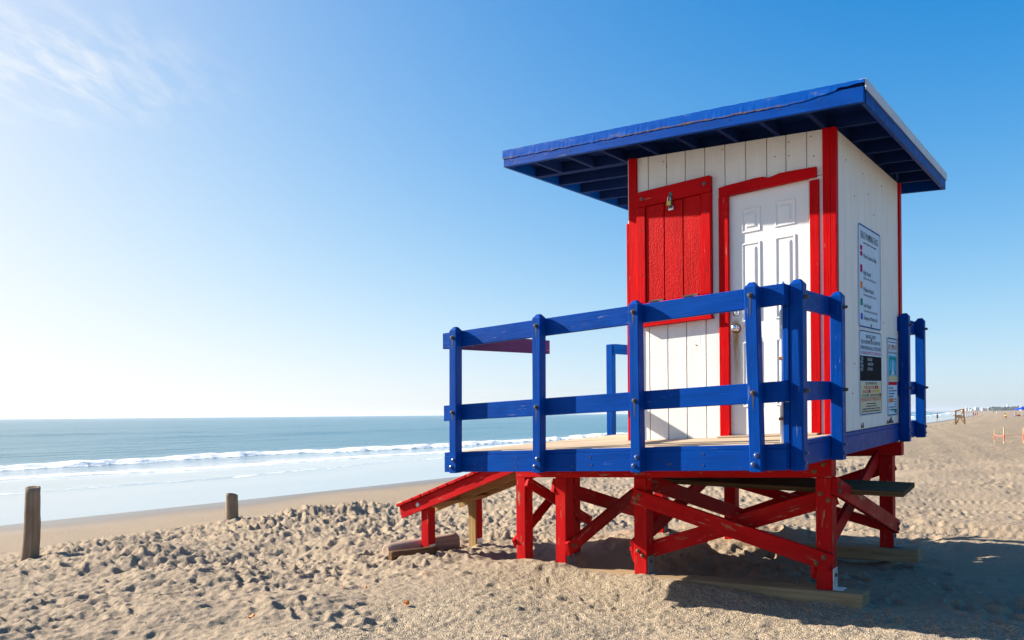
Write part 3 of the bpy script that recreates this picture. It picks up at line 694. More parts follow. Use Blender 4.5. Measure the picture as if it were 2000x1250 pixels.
# --- roof
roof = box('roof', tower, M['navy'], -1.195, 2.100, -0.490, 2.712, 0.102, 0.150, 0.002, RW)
fb = box('fascia_board', roof, M['blue'], -1.206, 2.108, -0.507, -0.470, 0.0, 0.112, 0.003, RW)
box('fascia_board', roof, M['blue'], -1.212, -1.176, -0.469, 2.700, -0.001, 0.1115, 0.003, RW)
box('fascia_board', roof, M['blue'], 2.080, 2.112, -0.469, 2.700, 0.0, 0.112, 0.003, RW)
box('fascia_board', roof, M['blue'], -1.210, 2.112, 2.701, 2.735, 0.0, 0.112, 0.003, RW)
for a, c in [(1.75, 0.06), (1.32, 0.075), (1.33, 0.045), (0.95, 0.05), (0.93, 0.08), (0.55, 0.06), (0.18, 0.07), (-0.2, 0.05), (-0.6, 0.06), (-0.9, 0.07), (2.0, 0.05)]:
    bolt(fb, M['bolt'], RW(a, -0.507, c), (0, -1, 0), 0.004, 0.002, 'nail')
# ragged drip edge along the front
V_ = []; F_ = []; G_ = []
nn = 150
for i in range(nn+1):
    a = 2.116-3.33*i/nn
    lo = 0.078+0.002*math.sin(i*0.9)+random.uniform(-0.003, 0.003)
    if a < -0.75: lo += 0.035*min(1, (-0.75-a)/0.25)
    if a < -1.02: lo += 0.02
    hi = 0.160+random.uniform(-0.0015, 0.0015)
    for bb, c in ((-0.512-random.uniform(0, 0.002), lo), (-0.513, hi), (-0.485, hi+0.004), (-0.485, hi-0.004), (-0.5075, hi-0.004), (-0.5075, lo)):
        V_.append(RW(a, bb, c)); G_.append((a, c-0.078, bb))
for i in range(nn):
    for j in range(6): F_.append((i*6+j, i*6+(j+1) % 6, (i+1)*6+(j+1) % 6, (i+1)*6+j))
F_ += [tuple(range(6))[::-1], tuple(nn*6+j for j in range(6))]
finish('drip_edge', [W(*v) for v in V_], F_, G_, roof, M['edge'])
for b0, b1 in ((-0.500, 0.30), (0.304, 1.15), (1.154, 2.735)):
    box('drip_edge', roof, M['whitetrim'], -1.222, -1.213, b0, b1, 0.090, 0.162, 0.001, RW)
    box('drip_edge', roof, M['whitetrim'], -1.2225, -1.17, b0, b1, 0.1625, 0.166, 0.001, RW)
box('roof_sheet', roof, M['bolt'], -1.168, 2.112, -0.482, 2.735, 0.1505, 0.163, 0.002, RW)
for b in (0.012, 0.46, 0.90, 1.325, 1.745, 2.195):
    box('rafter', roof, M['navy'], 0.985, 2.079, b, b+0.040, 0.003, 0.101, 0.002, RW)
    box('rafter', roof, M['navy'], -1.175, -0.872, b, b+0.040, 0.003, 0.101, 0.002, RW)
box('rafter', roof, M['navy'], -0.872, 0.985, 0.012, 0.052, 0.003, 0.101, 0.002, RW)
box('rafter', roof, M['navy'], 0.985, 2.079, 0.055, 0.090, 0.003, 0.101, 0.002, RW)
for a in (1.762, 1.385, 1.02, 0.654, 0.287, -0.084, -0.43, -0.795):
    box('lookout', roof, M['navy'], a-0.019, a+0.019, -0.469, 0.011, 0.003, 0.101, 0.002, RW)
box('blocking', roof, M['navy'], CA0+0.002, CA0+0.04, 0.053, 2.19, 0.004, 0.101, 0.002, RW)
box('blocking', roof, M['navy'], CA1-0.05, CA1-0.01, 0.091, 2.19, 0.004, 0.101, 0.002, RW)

# --- deck
DB0, DB1, DA0, DA1 = -1.235, 3.005, -0.88, 2.155
fr = box('rim_board', tower, M['blue'], DA0, DA1, DB0, DB0+0.038, -0.190, -0.046, 0.003)
box('rim_board', tower, M['blue'], DA0+0.002, DA0+0.040, DB0+0.0385, DB1, -0.190, -0.046, 0.003)
box('rim_board', tower, M['blue'], DA1-0.040, DA1-0.002, DB0+0.0385, DB1-0.04, -0.190, -0.046, 0.003)
box('rim_board', tower, M['blue'], DA0+0.042, DA1-0.002, DB1-0.038, DB1, -0.190, -0.046, 0.003)
box('deck_edge', tower, M['blue'], DA0+0.001, DA1-0.001, DB0+0.001, DB0+0.032, -0.0455, -0.015, 0.003)
box('deck_edge', tower, M['blue'], DA0+0.003, DA0+0.035, DB0+0.0325, DB1-0.002, -0.0455, -0.015, 0.003)
bb = DB0+0.034
k = 0
while bb < DB1-0.02:
    w_ = min(0.135, DB1-0.002-bb)
    if bb+w_ > 0.0 and bb < CB1: box('deck_board', tower, M['deck'], 1.010 if bb > -0.03 else DA0+0.037, DA1-0.003, bb, bb+w_, -0.0455, -0.013+random.uniform(-0.0015, 0.0015), 0.004)
    else: box('deck_board', tower, M['deck'], DA0+0.037, DA1-0.003, bb, bb+w_, -0.0455, -0.013+random.uniform(-0.0015, 0.0015), 0.004)
    bb += w_+0.006; k += 1
for a, c in [(1.80, -0.12), (1.35, -0.075), (1.35, -0.15), (0.63, -0.08), (0.62, -0.14), (0.80, -0.15), (-0.03, -0.14), (-0.05, -0.14), (-0.30, -0.07), (-0.30, -0.15), (1.72, -0.16)]:
    bolt(fr, M['bolt'], (a, DB0, c), (0, -1, 0), 0.005, 0.002, 'screw')
# --- railing posts with chamfered heads
def post(name, a0t, a1t, a0b, a1b, b0, b1, ctop, cbot, mat, parent=tower, head=True):
    V_ = []; F_ = []
    def ringp(c, ins_):
        t = (c-cbot)/(1.05-cbot); l = a0b+(a0t-a0b)*t; r = a1b+(a1t-a1b)*t
        return [(l-ins_, b0+ins_, c), (r+ins_, b0+ins_, c), (r+ins_, b1-ins_, c), (l-ins_, b1-ins_, c)]
    rings = [ringp(cbot, 0.003), ringp(cbot+0.003, 0.0)]
    if head: rings += [ringp(ctop-0.032, 0.0), ringp(ctop, 0.024)]
    else: rings += [ringp(ctop-0.004, 0.0), ringp(ctop, 0.004)]
    # narrow vertical chamfers keep the long edges from being knife sharp
    out = []
    for r in rings:
        rr = []
        for i in range(4):
            p = np.array(r[i]); pn = np.array(r[(i+1) % 4]); pp = np.array(r[i-1]); e = 0.005
            rr += [p+(pp-p)/np.linalg.norm(pp-p)*e, p+(pn-p)/np.linalg.norm(pn-p)*e]
        out.append(rr)
    for r in out: V_ += [tuple(x) for x in r]
    n8 = 8
    for j in range(len(out)-1):
        for i in range(8): F_.append((j*8+i, j*8+(i+1) % 8, (j+1)*8+(i+1) % 8, (j+1)*8+i))
    F_.append(tuple(range(8))[::-1]); F_.append(tuple((len(out)-1)*8+i for i in range(8)))
    F_ = [f[::-1] for f in F_]
    return finish(name, [W(*v) for v in V_], F_, [(v[2], v[0], v[1]) for v in V_], parent, mat)
FB0, FB1 = DB0-0.086, DB0-0.0005
for (lt, rt, lb, rb, top) in ((2.010, 1.930, 2.022, 1.943, 1.078), (1.117, 1.037, 1.122, 1.046, 1.078), (0.240, 0.160, 0.229, 0.150, 1.072), (-0.637, -0.720, -0.668, -0.748, 1.074)):
    p = post('railing_post', lt, rt, lb, rb, FB0, FB1, top, -0.193, M['blue'])
    for (c, off, mt, rr) in ((0.985, 0, 'bolt', 0.014), (0.335, 0, 'bolt', 0.014), (-0.080, -0.010, 'boltblue', 0.015), (-0.140, 0.014, 'boltblue', 0.015)):
        t = (c+0.193)/1.243; mid = (lb+rb)/2+((lt+rt)/2-(lb+rb)/2)*t
        b_ = bolt(p, M[mt], (mid+off, FB0, c), (0, -1, 0), rr, 0.022 if c > 0 else 0.016)
        if c > 0:
            ln_ = random.uniform(0.07, 0.14); pts = [(0.008, 0), (0.006, -ln_*0.5), (0.002, -ln_), (-0.003, -ln_*0.9), (-0.006, -ln_*0.4), (-0.008, 0)]
            finish('stain', [W(mid+x_, FB0-0.0012, c-0.012+z_) for x_, z_ in pts], [tuple(range(6))], None, p, M['stain'])
box('top_rail', tower, M['blue'], DA0, 2.165, DB0, DB0+0.037, 0.906, 1.046, 0.004)
box('middle_rail', tower, M['blue'], DA0, 2.160, DB0, DB0+0.037, 0.263, 0.402, 0.004)
SA0, SA1 = -0.969, -0.8805
for (b0, b1) in ((-1.148, -1.055), (-0.218, -0.126), (2.130, 2.215), (2.900, 2.985)):
    p = post('railing_post', SA1, SA0, SA1, SA0, b0, b1, 1.075, -0.20, M['blue'])
    for (c, off, h_) in ((0.955, 0, 0.03), (0.33, 0, 0.03), (-0.085, 0.012, 0.014), (-0.150, -0.012, 0.014)):
        bolt(p, M['boltblue'] if c < 0 else M['bolt'], (SA0, (b0+b1)/2+off, c), (-1, 0, 0), 0.014, h_)
for (b0, b1) in ((DB0+0.0375, -0.095), (2.10, 2.99)):
    box('top_rail', tower, M['blue'], DA0+0.001, DA0+0.038, b0, b1, 0.905, 1.045, 0.004)
    box('middle_rail', tower, M['blue'], DA0+0.001, DA0+0.038, b0, b1, 0.262, 0.401, 0.004)
# inner corner board and flag pipe
box('corner_stud', tower, M['blue'], DA0+0.002, DA0+0.042, -1.155, -1.062, -0.012, 0.2615, 0.004)
box('corner_stud', tower, M['blue'], DA0+0.002, DA0+0.042, -1.155, -1.062, 0.4025, 0.9045, 0.004)
pp = lathe('flag_pipe', tower, M['pvc'], (DA0+0.062, -1.105, -0.010), (0, 0, 1), [(0.017, 0), (0.017, 1.085), (0.013, 1.085), (0.013, 1.06)], 14)
for c in (0.14, 0.55): box('pipe_strap', pp, M['rust'], DA0+0.043, DA0+0.082, -1.128, -1.083, c, c+0.02, 0.002)
# seaward side: short rail at the front, post and rail behind the ramp opening
box('top_rail', tower, M['purple'], DA1-0.037, DA1, DB0+0.0375, 0.375, 0.906, 1.046, 0.004)
post('railing_post', DA1-0.038, DA1-0.115, DA1-0.038, DA1-0.115, 0.072, 0.150, 0.904, -0.012, M['blue'], head=False)
post('railing_post', DA1+0.082, DA1+0.001, DA1+0.082, DA1+0.001, 1.715, 1.805, 1.064, -0.19, M['blue'], head=False)
post('railing_post', DA1+0.082, DA1+0.001, DA1+0.082, DA1+0.001, 2.90, 2.985, 1.064, -0.19, M['blue'], head=False)
box('top_rail', tower, M['blue'], DA1-0.037, DA1, 1.725, 2.99, 0.945, 1.062, 0.004)
box('top_rail', tower, M['blue'], DA0+0.039, DA1-0.038, 2.955, 2.99, 0.906, 1.046, 0.004)
box('middle_rail', tower, M['blue'], DA0+0.039, DA1-0.038, 2.955, 2.99, 0.263, 0.402, 0.004)

# --- legs, beams, skids, braces
LEG = {'C': (-0.850, -0.728), 'B': (0.752, 0.880), 'A': (1.620, 1.742), 'D': (2.106, 2.222)}
F0, F1_ = -0.100, 0.034
def leg(a0, a1, b0, b1, ct, cb, plate='dull'):
    l = box('leg', tower, M['redworn'], a0, a1, b0, b1, cb, ct, 0.006, None, 2)
    if plate:
        pl = box('leg_bracket', l, M[plate], a0-0.007, a0-0.0005, b0+0.012, b1-0.012, cb, cb+0.165, 0.002)
        bolt(l, M['bolt'], (a0-0.007, (b0+b1)/2, cb+0.11), (-1, 0, 0), 0.013, 0.012)
        box('leg_bracket', l, M[plate], a0-0.075, a0-0.008, b0+0.012, b1-0.012, cb+0.001, cb+0.007, 0.002)
    return l
BC = -0.345
legs = {}
M['dull'] = simple('dull_steel', (0.16, 0.16, 0.17), 0.6, 0.3, 0.4, 30)
for k in 'CBA': legs[k] = leg(*LEG[k], F0, F1_, BC-0.0005, -1.219, 'zinc' if k == 'C' else 'dull')
legs['D'] = leg(*LEG['D'], F0, F1_, BC-0.0005, -1.26, False)
for k in 'CBA': leg(*LEG[k], 1.950, 2.075, -0.3255, -1.224)
leg(*LEG['D'], 0.80, 0.925, -0.191, -1.26, False)
bm_ = box('beam', tower, M['redworn'], -0.850, 2.222, F0, F1_, BC, -0.191, 0.005)
box('beam', tower, M['redworn'], -0.930, 2.222, 1.965, 2.075, -0.325, -0.191, 0.005)
for a in (-0.5, -0.1, 0.3, 0.7, 1.1, 1.5, 1.9): box('joist', tower, M['redworn'], a-0.02, a+0.02, 0.04, 1.96, -0.235, -0.0465, 0.003)
for a, c in [(-0.66, -0.245), (-0.72, -0.295), (-0.79, -0.240), (0.78, -0.26), (0.83, -0.30)]: bolt(bm_, M['boltrust'], (a, F0, c), (0, -1, 0), 0.015, 0.016)
for a, c in [(-0.765, -0.470), (-0.825, -0.520)]: bolt(legs['C'], M['boltrust'], (a, F0, c), (0, -1, 0), 0.014, 0.014)
for a, c in [(0.84, -1.005), (0.795, -1.045)]: bolt(legs['B'], M['boltrust'], (a, F0, c), (0, -1, 0), 0.015, 0.024)
sk = box('skid_beam', tower, M['skid'], -1.085, 1.800, -0.150, 0.060, -1.336, -1.2195, 0.008)
box('skid_beam', tower, M['skid'], -1.080, 1.800, 1.900, 2.110, -1.352, -1.2245, 0.008)
def brace(p0, p1, plane, thick=0.040, width=0.135, mat='redworn', bolts=()):
    nrm = (0, 1, 0) if plane == 'a' else (1, 0, 0)
    o = bar('brace', tower, M[mat], p0, p1, width, thick, nrm, 0.004)
    for (p, n_) in bolts: bolt(o, M['boltrust'], p, n_, 0.015, 0.018)
    return o
# front face: bright brace over the legs, second one behind them
fbk = F0-0.021
brace((0.872, fbk, -0.506), (-0.852, fbk, -1.003), 'a', bolts=[((0.80, fbk-0.02, -0.500), (0, -1, 0)), ((0.835, fbk-0.02, -0.553), (0, -1, 0)), ((-0.800, fbk-0.02, -0.958), (0, -1, 0)), ((-0.742, fbk-0.02, -1.005), (0, -1, 0))])
brace((-0.84, F1_+0.021, -0.500), (0.985, F1_+0.021, -1.075), 'a', width=0.145)
# between front and rear legs
brace((1.596, -0.115, -1.035), (1.596, 2.06, -0.40), 'b', bolts=[((1.575, -0.05, -1.00), (-1, 0, 0)), ((1.575, 0.0, -1.02), (-1, 0, 0))])
brace((1.764, -0.10, -0.42), (1.764, 2.06, -1.02), 'b')
brace((0.729, -0.09, -0.385), (0.729, 2.06, -0.96), 'b', bolts=[((0.708, -0.03, -0.385), (-1, 0, 0)), ((0.708, -0.01, -0.43), (-1, 0, 0))])
brace((0.902, -0.08, -0.98), (0.902, 2.06, -0.36), 'b')
brace((-0.872, -0.105, -0.402), (-0.872, 2.030, -1.028), 'b', bolts=[((-0.893, -0.03, -0.40), (-1, 0, 0)), ((-0.893, -0.06, -0.45), (-1, 0, 0)), ((-0.893, 1.96, -1.04), (-1, 0, 0)), ((-0.893, 1.98, -0.99), (-1, 0, 0))])
brace((-0.706, -0.10, -1.08), (-0.706, 2.06, -0.30), 'b')
brace((2.083, -0.10, -0.385), (2.083, 1.085, -0.945), 'b', width=0.10, bolts=[((2.062, 1.02, -0.90), (-1, 0, 0))])
brace((2.245, -0.10, -1.02), (2.245, 0.93, -0.42), 'b', width=0.10)
# rear face
brace((0.88, 1.928, -0.55), (-0.852, 1.928, -1.03), 'a', width=0.10)
brace((-0.84, 2.097, -0.42), (0.88, 2.097, -1.02), 'a', width=0.12)

# ------------------------------------------------------------------ padlock on the hasp
pad = empty('padlock', WV((0.511, SB-0.014, 2.065)), 'small brass padlock hanging from the hasp at the top of the red shutter', 'padlock')
def pw(a, b, c): return W(0.511+a, SB-0.016+b, 2.065+c)
box('lock_body', pad, M['brass'], -0.021, 0.021, -0.011, 0.011, -0.020, 0.024, 0.004, None, None, pw)
V_ = []; F_ = []
path = [(-0.013, 0.020)]+[(-0.013*math.cos(t), 0.045+0.016*math.sin(t)) for t in np.linspace(0, math.pi, 9)]+[(0.013, 0.020)]
for i, (x, z) in enumerate(path):
    for k in range(6):
        q = 2*math.pi*k/6; V_.append((x+0.0035*math.cos(q)*(1 if i not in (0, 10) else 1), 0.0035*math.sin(q), z+0.0015*math.cos(q)))
for i in range(len(path)-1):
    for k in range(6): F_.append((i*6+k, i*6+(k+1) % 6, (i+1)*6+(k+1) % 6, (i+1)*6+k))
finish('shackle', [pw(*v) for v in V_], F_, None, pad, M['chrome'], True)

# ------------------------------------------------------------------ access ramp
ramp_ = empty('access_ramp', WV((3.0, 0.42, -1.25)), 'red plank ramp sloping up from the sand to the seaward side of the deck', 'ramp')
SL = 0.322
def rt(a): return -0.682+(3.903-a)*SL          # top of stringers
def stringer(b0, b1, mat, lowext=0.0):
    pts = []
    for c_, in ((0,),): pass
    lo, hi = 3.890, 2.226
    lower = [(hi, b0, rt(hi)-0.145), (lo-0.035, b0, rt(lo)-0.135), (lo-0.035, b1, rt(lo)-0.135), (hi, b1, rt(hi)-0.145)]
    upper = [(hi, b0, rt(hi)), (lo, b0, rt(lo)), (lo, b1, rt(lo)), (hi, b1, rt(hi))]
    return mkbox('stringer', ramp_, mat, lower+upper, 0, 0.004)
s1 = stringer(-0.100, -0.060, M['redworn']); stringer(0.40, 0.44, M['ramp']); stringer(0.885, 0.925, M['ramp'])
lathe('bolt_washer', s1, M['zinc'], (3.60, -0.100, rt(3.60)-0.066), (0, -1, 0), [(0.026, 0), (0.025, 0.003), (0.012, 0.004), (0.011, 0.006)], 14)
n_pl = 13
for i in range(n_pl):
    a = 3.915-i*0.131
    bar('ramp_plank', ramp_, M['redworn'], (a-0.063, -0.125-random.uniform(0, 0.012), rt(a-0.063)+0.019), (a-0.063, 0.95+random.uniform(0, 0.012), rt(a-0.063)+0.019), 0.127, 0.033, (SL, 0, 1.0), 0.004)
rl1 = box('ramp_leg', ramp_, M['redworn'], 3.475, 3.588, -0.0595, 0.055, -1.20, rt(3.53)-0.02, 0.005, None, 2)
box('leg_bracket', rl1, M['zinc'], 3.468, 3.4745, -0.05, 0.045, -1.19, -1.10, 0.002)
rl2 = box('ramp_leg', ramp_, M['redworn'], 3.478, 3.560, 0.770, 0.884, -1.265, rt(3.53)-0.02, 0.005, None, 2)
box('leg_facing', rl2, M['ramp'], 3.477, 3.590, 0.752, 0.7695, -1.265, rt(3.53)-0.05, 0.004, None, 2)
box('leg_bracket', rl2, M['zinc'], 3.471, 3.4775, 0.775, 0.875, -1.25, -1.16, 0.002)
box('cross_cleat', ramp_, M['ramp'], 3.395, 3.470, -0.058, 0.883, rt(3.45)-0.145, rt(3.45)-0.10, 0.004)
box('foot_board', ramp_, M['ramp'], 3.30, 3.86, 0.70, 0.93, -1.305, -1.268, 0.005)

# ------------------------------------------------------------------ loose plank lying across the braces
lp = bar('loose_plank', None, M['dark'], (1.02, 0.58, -0.400), (-1.30, 0.41, -0.488), 0.30, 0.042, (0, -0.16, 1.0), 0.004)
tag(lp, 'dark weathered plank stored under the deck and sticking out past the red legs', 'plank')

# ------------------------------------------------------------------ signs on the side wall
SGN = CA0-0.0105
def rrect(b0, b1, c0, c1, r, k=5):
    pts = []
    for (cb, cc, q0) in ((b1-r, c1-r, 0), (b0+r, c1-r, 90), (b0+r, c0+r, 180), (b1-r, c0+r, 270)):
        for i in range(k+1):
            q = math.radians(q0+90*i/k); pts.append((cb+r*math.cos(q), cc+r*math.sin(q)))
    return pts
def plate(name, parent, mat, pts, a_out, a_in):
    n = len(pts); V_ = [(a_out, p[0], p[1]) for p in pts]+[(a_in, p[0], p[1]) for p in pts]
    F_ = [tuple(range(n)), tuple(range(n, 2*n))[::-1]]+[(i, n+i, n+(i+1) % n, (i+1) % n) for i in range(n)]
    return finish(name, [W(*v) for v in V_], F_, None, parent, mat)
def frame_line(name, parent, mat, b0, b1, c0, c1, r, w, a):
    o_ = rrect(b0, b1, c0, c1, r); i_ = rrect(b0+w, b1-w, c0+w, c1-w, max(r-w, 0.002)); n = len(o_)
    V_ = [(a, *p) for p in o_]+[(a, *p) for p in i_]
    return finish(name, [W(*v) for v in V_], [(i, (i+1) % n, n+(i+1) % n, n+i) for i in range(n)], None, parent, mat)
def text_mesh(lines):
    """lines: (text, b_left, c_base, cap_height, width or None) -> vertices, faces in the sign's plane"""
    V_ = []; F_ = []
    for (txt, b, c, h, w, *al) in lines:
        cu = bpy.data.curves.new('t', 'FONT'); cu.body = txt; cu.size = 1.0; cu.resolution_u = 2
        ob = bpy.data.objects.new('t', cu); col.objects.link(ob)
        me = bpy.data.meshes.new_from_object(ob.evaluated_get(bpy.context.evaluated_depsgraph_get()))
        co = np.array([v.co[:] for v in me.vertices]); fs = [tuple(p.vertices) for p in me.polygons]
        bpy.data.objects.remove(ob); bpy.data.curves.remove(cu); bpy.data.meshes.remove(me)
        x = co[:, 0]-co[:, 0].min(); sy = h/0.70; sx = (w/x.max()) if w else sy
        x = x*sx; y = co[:, 1]*sy
        if al and al[0] == 'c': x = x-x.max()/2
        i0 = len(V_)
        V_ += [(b+xx, c+yy) for xx, yy in zip(x, y)]; F_ += [tuple(i0+i for i in f) for f in fs]
    return V_, F_
def lettering(parent, mat, lines, a, name='lettering'):
    V_, F_ = text_mesh(lines)
    o = finish(name, [W(a, *v) for v in V_], F_, None, parent, mat); o['kind'] = 'stuff'; return o
def patch(name, parent, mat, b0, b1, c0, c1, a):
    return finish(name, [W(a, b0, c0), W(a, b1, c0), W(a, b1, c1), W(a, b0, c1)], [(0, 1, 2, 3)], None, parent, mat)
S = {k: flat('sign_'+k, c) for k, c in dict(white=(0.56, 0.68, 0.80), navy=(0.02, 0.09, 0.24), ink=(0.03, 0.05, 0.09), red=(0.55, 0.02, 0.03), magenta=(0.42, 0.02, 0.12), orange=(0.72, 0.22, 0.06), green=(0.01, 0.26, 0.16), purple=(0.10, 0.12, 0.55), black=(0.02, 0.02, 0.025), yellow=(0.75, 0.55, 0.03), cream=(0.66, 0.58, 0.40), sky=(0.08, 0.42, 0.62), sandc=(0.62, 0.55, 0.33), brown=(0.16, 0.03, 0.02), pink=(0.62, 0.10, 0.25)).items()}
L0, L1, L2 = SGN-0.006, SGN-0.0072, SGN-0.0084
s1 = plate('warning_sign', None, S['white'], rrect(0.632, 1.415, 0.858, 1.754, 0.045), L0, SGN)
tag(s1, 'large white beach warning flags sign with coloured squares, topmost on the side wall', 'sign')
frame_line('border', s1, S['navy'], 0.640, 1.407, 0.866, 1.746, 0.04, 0.012, L1)
lettering(s1, S['ink'], [('BEACH WARNING FLAGS', 1.02, 1.630, 0.062, 0.60, 'c'),
    ('Water Closed to Public', 0.80, 1.468, 0.040, 0.46), ('High Hazard', 0.80, 1.322, 0.040, 0.25), ('High Surf and/or Strong Currents', 0.80, 1.284, 0.022, 0.43),
    ('Medium Hazard', 0.80, 1.178, 0.040, 0.35), ('Moderate Surf and/or Currents', 0.80, 1.140, 0.022, 0.44), ('Low Hazard', 0.80, 1.040, 0.040, 0.25), ('Calm Conditions, Exercise Caution', 0.80, 1.002, 0.022, 0.48),
    ('Dangerous Marine Life', 0.80, 0.935, 0.036, 0.48)], L1)
for x_, l_ in ((0.80, 0.09), (0.91, 0.13), (1.06, 0.07), (1.15, 0.10)): patch('small_print', s1, S['ink'], x_, x_+l_, 1.592, 1.602, L1)
for (c0, c1, k_) in ((1.525, 1.565, 'magenta'), (1.475, 1.515, 'magenta'), (1.335, 1.400, 'magenta'), (1.195, 1.255, 'orange'), (1.050, 1.110, 'green'), (0.930, 0.985, 'purple')):
    patch('flag_square', s1, S[k_], 0.695, 0.765, c0, c1, L1)
for b, c in ((1.02, 1.675), (1.05, 0.892)): bolt(s1, M['bolt'], (L0, b, c), (-1, 0, 0), 0.011, 0.006)
s2 = plate('information_sign', None, S['white'], rrect(0.650, 1.425, 0.104, 0.848, 0.04), L0, SGN)
tag(s2, 'beach information conditions sign with a black board across its middle', 'sign')
patch('sign_field', s2, S['cream'], 0.668, 1.407, 0.125, 0.395, L0-0.0006)
frame_line('border', s2, S['ink'], 0.658, 1.417, 0.112, 0.840, 0.036, 0.008, L1)
lettering(s2, S['ink'], [('BREVARD COUNTY', 1.04, 0.775, 0.034, 0.34, 'c'), ('BEACH INFORMATION CONDITIONS', 1.04, 0.726, 0.034, 0.66, 'c'), ('SWIM WITHIN 100 yds. OF LIFEGUARD', 1.04, 0.674, 0.036, 0.70, 'c'), ('BEACH WARNING FLAGS', 1.04, 0.372, 0.026, 0.40, 'c')], L1)
lettering(s2, S['pink'], [('NO FISHING IN PROTECTED SWIM AREA', 1.04, 0.634, 0.028, 0.70, 'c')], L1)
patch('black_board', s2, S['black'], 0.662, 1.413, 0.405, 0.622, L1)
lettering(s2, S['white'], [('TIDES', 0.675, 0.585, 0.026, 0.09), ('HIGH', 0.675, 0.555, 0.026, 0.08), ('TIDES', 0.675, 0.520, 0.026, 0.09), ('LOW', 0.675, 0.488, 0.026, 0.08), ('LIFEGUARD', 0.91, 0.580, 0.026, 0.16), ('WATER TEMP', 0.91, 0.538, 0.026, 0.19), ('SURF COND.', 0.91, 0.496, 0.026, 0.18)], L2)
lettering(s2, S['red'], [('WATER CLOSED TO PUBLIC', 0.80, 0.334, 0.028, 0.36), ('HIGH HAZARD', 0.74, 0.300, 0.026, 0.20), ('LIFEGUARD ON DUTY WHEN FLAG IS UP', 1.04, 0.228, 0.034, 0.70, 'c')], L1)
lettering(s2, S['yellow'], [('MEDIUM HAZARD', 1.06, 0.300, 0.026, 0.22)], L1)
lettering(s2, S['green'], [('LOW HAZARD', 0.70, 0.266, 0.024, 0.18)], L1)
lettering(s2, S['brown'], [('DANGEROUS MARINE LIFE', 0.985, 0.266, 0.024, 0.34)], L1)
for (b0, b1, c0, k_) in ((1.17, 1.22, 0.333, 'red'), (1.24, 1.29, 0.333, 'red'), (0.95, 1.005, 0.299, 'red'), (1.29, 1.345, 0.299, 'yellow'), (0.89, 0.94, 0.265, 'green'), (1.335, 1.385, 0.265, 'brown')):
    patch('flag_square', s2, S[k_], b0, b1, c0, c0+0.030, L1)
for i, (c, w_) in enumerate(((0.200, 0.32), (0.178, 0.36), (0.155, 0.62), (0.134, 0.64))):   # print too small to read
    x = 1.04-w_/2
    while x < 1.04+w_/2:
        l_ = random.uniform(0.02, 0.06); patch('small_print', s2, S['ink'], x, min(x+l_, 1.04+w_/2), c, c+0.011, L1); x += l_+0.012
bolt(s2, M['bolt'], (L0, 1.05, 0.768), (-1, 0, 0), 0.011, 0.006)
s3 = plate('rip_current_sign', None, S['white'], rrect(1.652, 2.078, 0.066, 0.826, 0.035), L0, SGN)
tag(s3, 'narrow rip currents sign with a blue water picture, beside the red rear corner board', 'sign')
frame_line('border', s3, S['ink'], 1.660, 2.070, 0.074, 0.818, 0.03, 0.010, L1)
patch('stripe', s3, S['ink'], 1.690, 2.045, 0.775, 0.782, L1)
lettering(s3, S['orange'], [('RIP CURRENTS', 1.865, 0.705, 0.050, 0.34, 'c')], L1)
lettering(s3, S['ink'], [('Break the Grip of the Rip!', 1.865, 0.668, 0.024, 0.34, 'c')], L1)
pic = patch('picture', s3, S['sky'], 1.695, 2.040, 0.435, 0.650, L1)
# beach at the foot of the picture and the rip drawn as a pale neck spreading into a mushroom
def shape(name, mat, pts, a): return finish(name, [W(a, *p) for p in pts], [tuple(range(len(pts)))], None, pic, mat)
shape('picture_beach', S['sandc'], [(1.695, 0.405), (2.040, 0.405), (2.040, 0.445), (1.97, 0.455), (1.87, 0.470), (1.77, 0.455), (1.695, 0.445)], L2)
shape('picture_current', S['white'], [(1.80, 0.470), (1.94, 0.470), (1.892, 0.52), (1.884, 0.60), (1.852, 0.60), (1.846, 0.52)], L2)
for sg in (-1, 1):
    shape('picture_arrow', S['green'], [(1.868+sg*x, c) for x, c in ((0.02, 0.615), (0.10, 0.612), (0.14, 0.585), (0.155, 0.592), (0.11, 0.632), (0.02, 0.635))][::sg], L2)
    shape('picture_arrow', S['ink'], [(1.868+sg*x, c) for x, c in ((0.06, 0.50), (0.13, 0.468), (0.135, 0.476), (0.07, 0.51))][::sg], L2)
patch('stripe', s3, S['red'], 1.690, 2.045, 0.366, 0.398, L1)
for i in range(4): patch('small_print', s3, S['ink'], 1.70, 1.80+0.22*random.random(), 0.333-0.027*i, 0.342-0.027*i, L1)
patch('stripe', s3, S['orange'], 1.70, 1.89, 0.200, 0.238, L1)
for i in range(5): patch('small_print', s3, S['ink'], 1.92 if i < 3 else 1.70, 2.02, 0.225-0.025*i, 0.233-0.025*i, L1)
patch('emblem', s3, S['green'], 1.93, 2.03, 0.095, 0.13, L1)
for b, c in ((1.865, 0.742), (1.865, 0.125)): bolt(s3, M['bolt'], (L0, b, c), (-1, 0, 0), 0.010, 0.006)
# flaked patches of rot at the foot of the side wall
for b, w_, h_ in ((0.70, 0.10, 0.05), (1.62, 0.30, 0.06), (1.75, 0.10, 0.09)):
    pts = [(b+w_*t+random.uniform(-.01, .01), 0.0+(h_*random.uniform(0.3, 1.0) if 0 < t < 1 else 0.0)) for t in np.linspace(0, 1, 9)]
    pts = [(b+w_, 0.0), (b, 0.0)]+pts[1:-1]
    finish('rot_patch', [W(CA0-0.0112, *p) for p in pts], [tuple(range(len(pts)))], None, sw, M['black'])

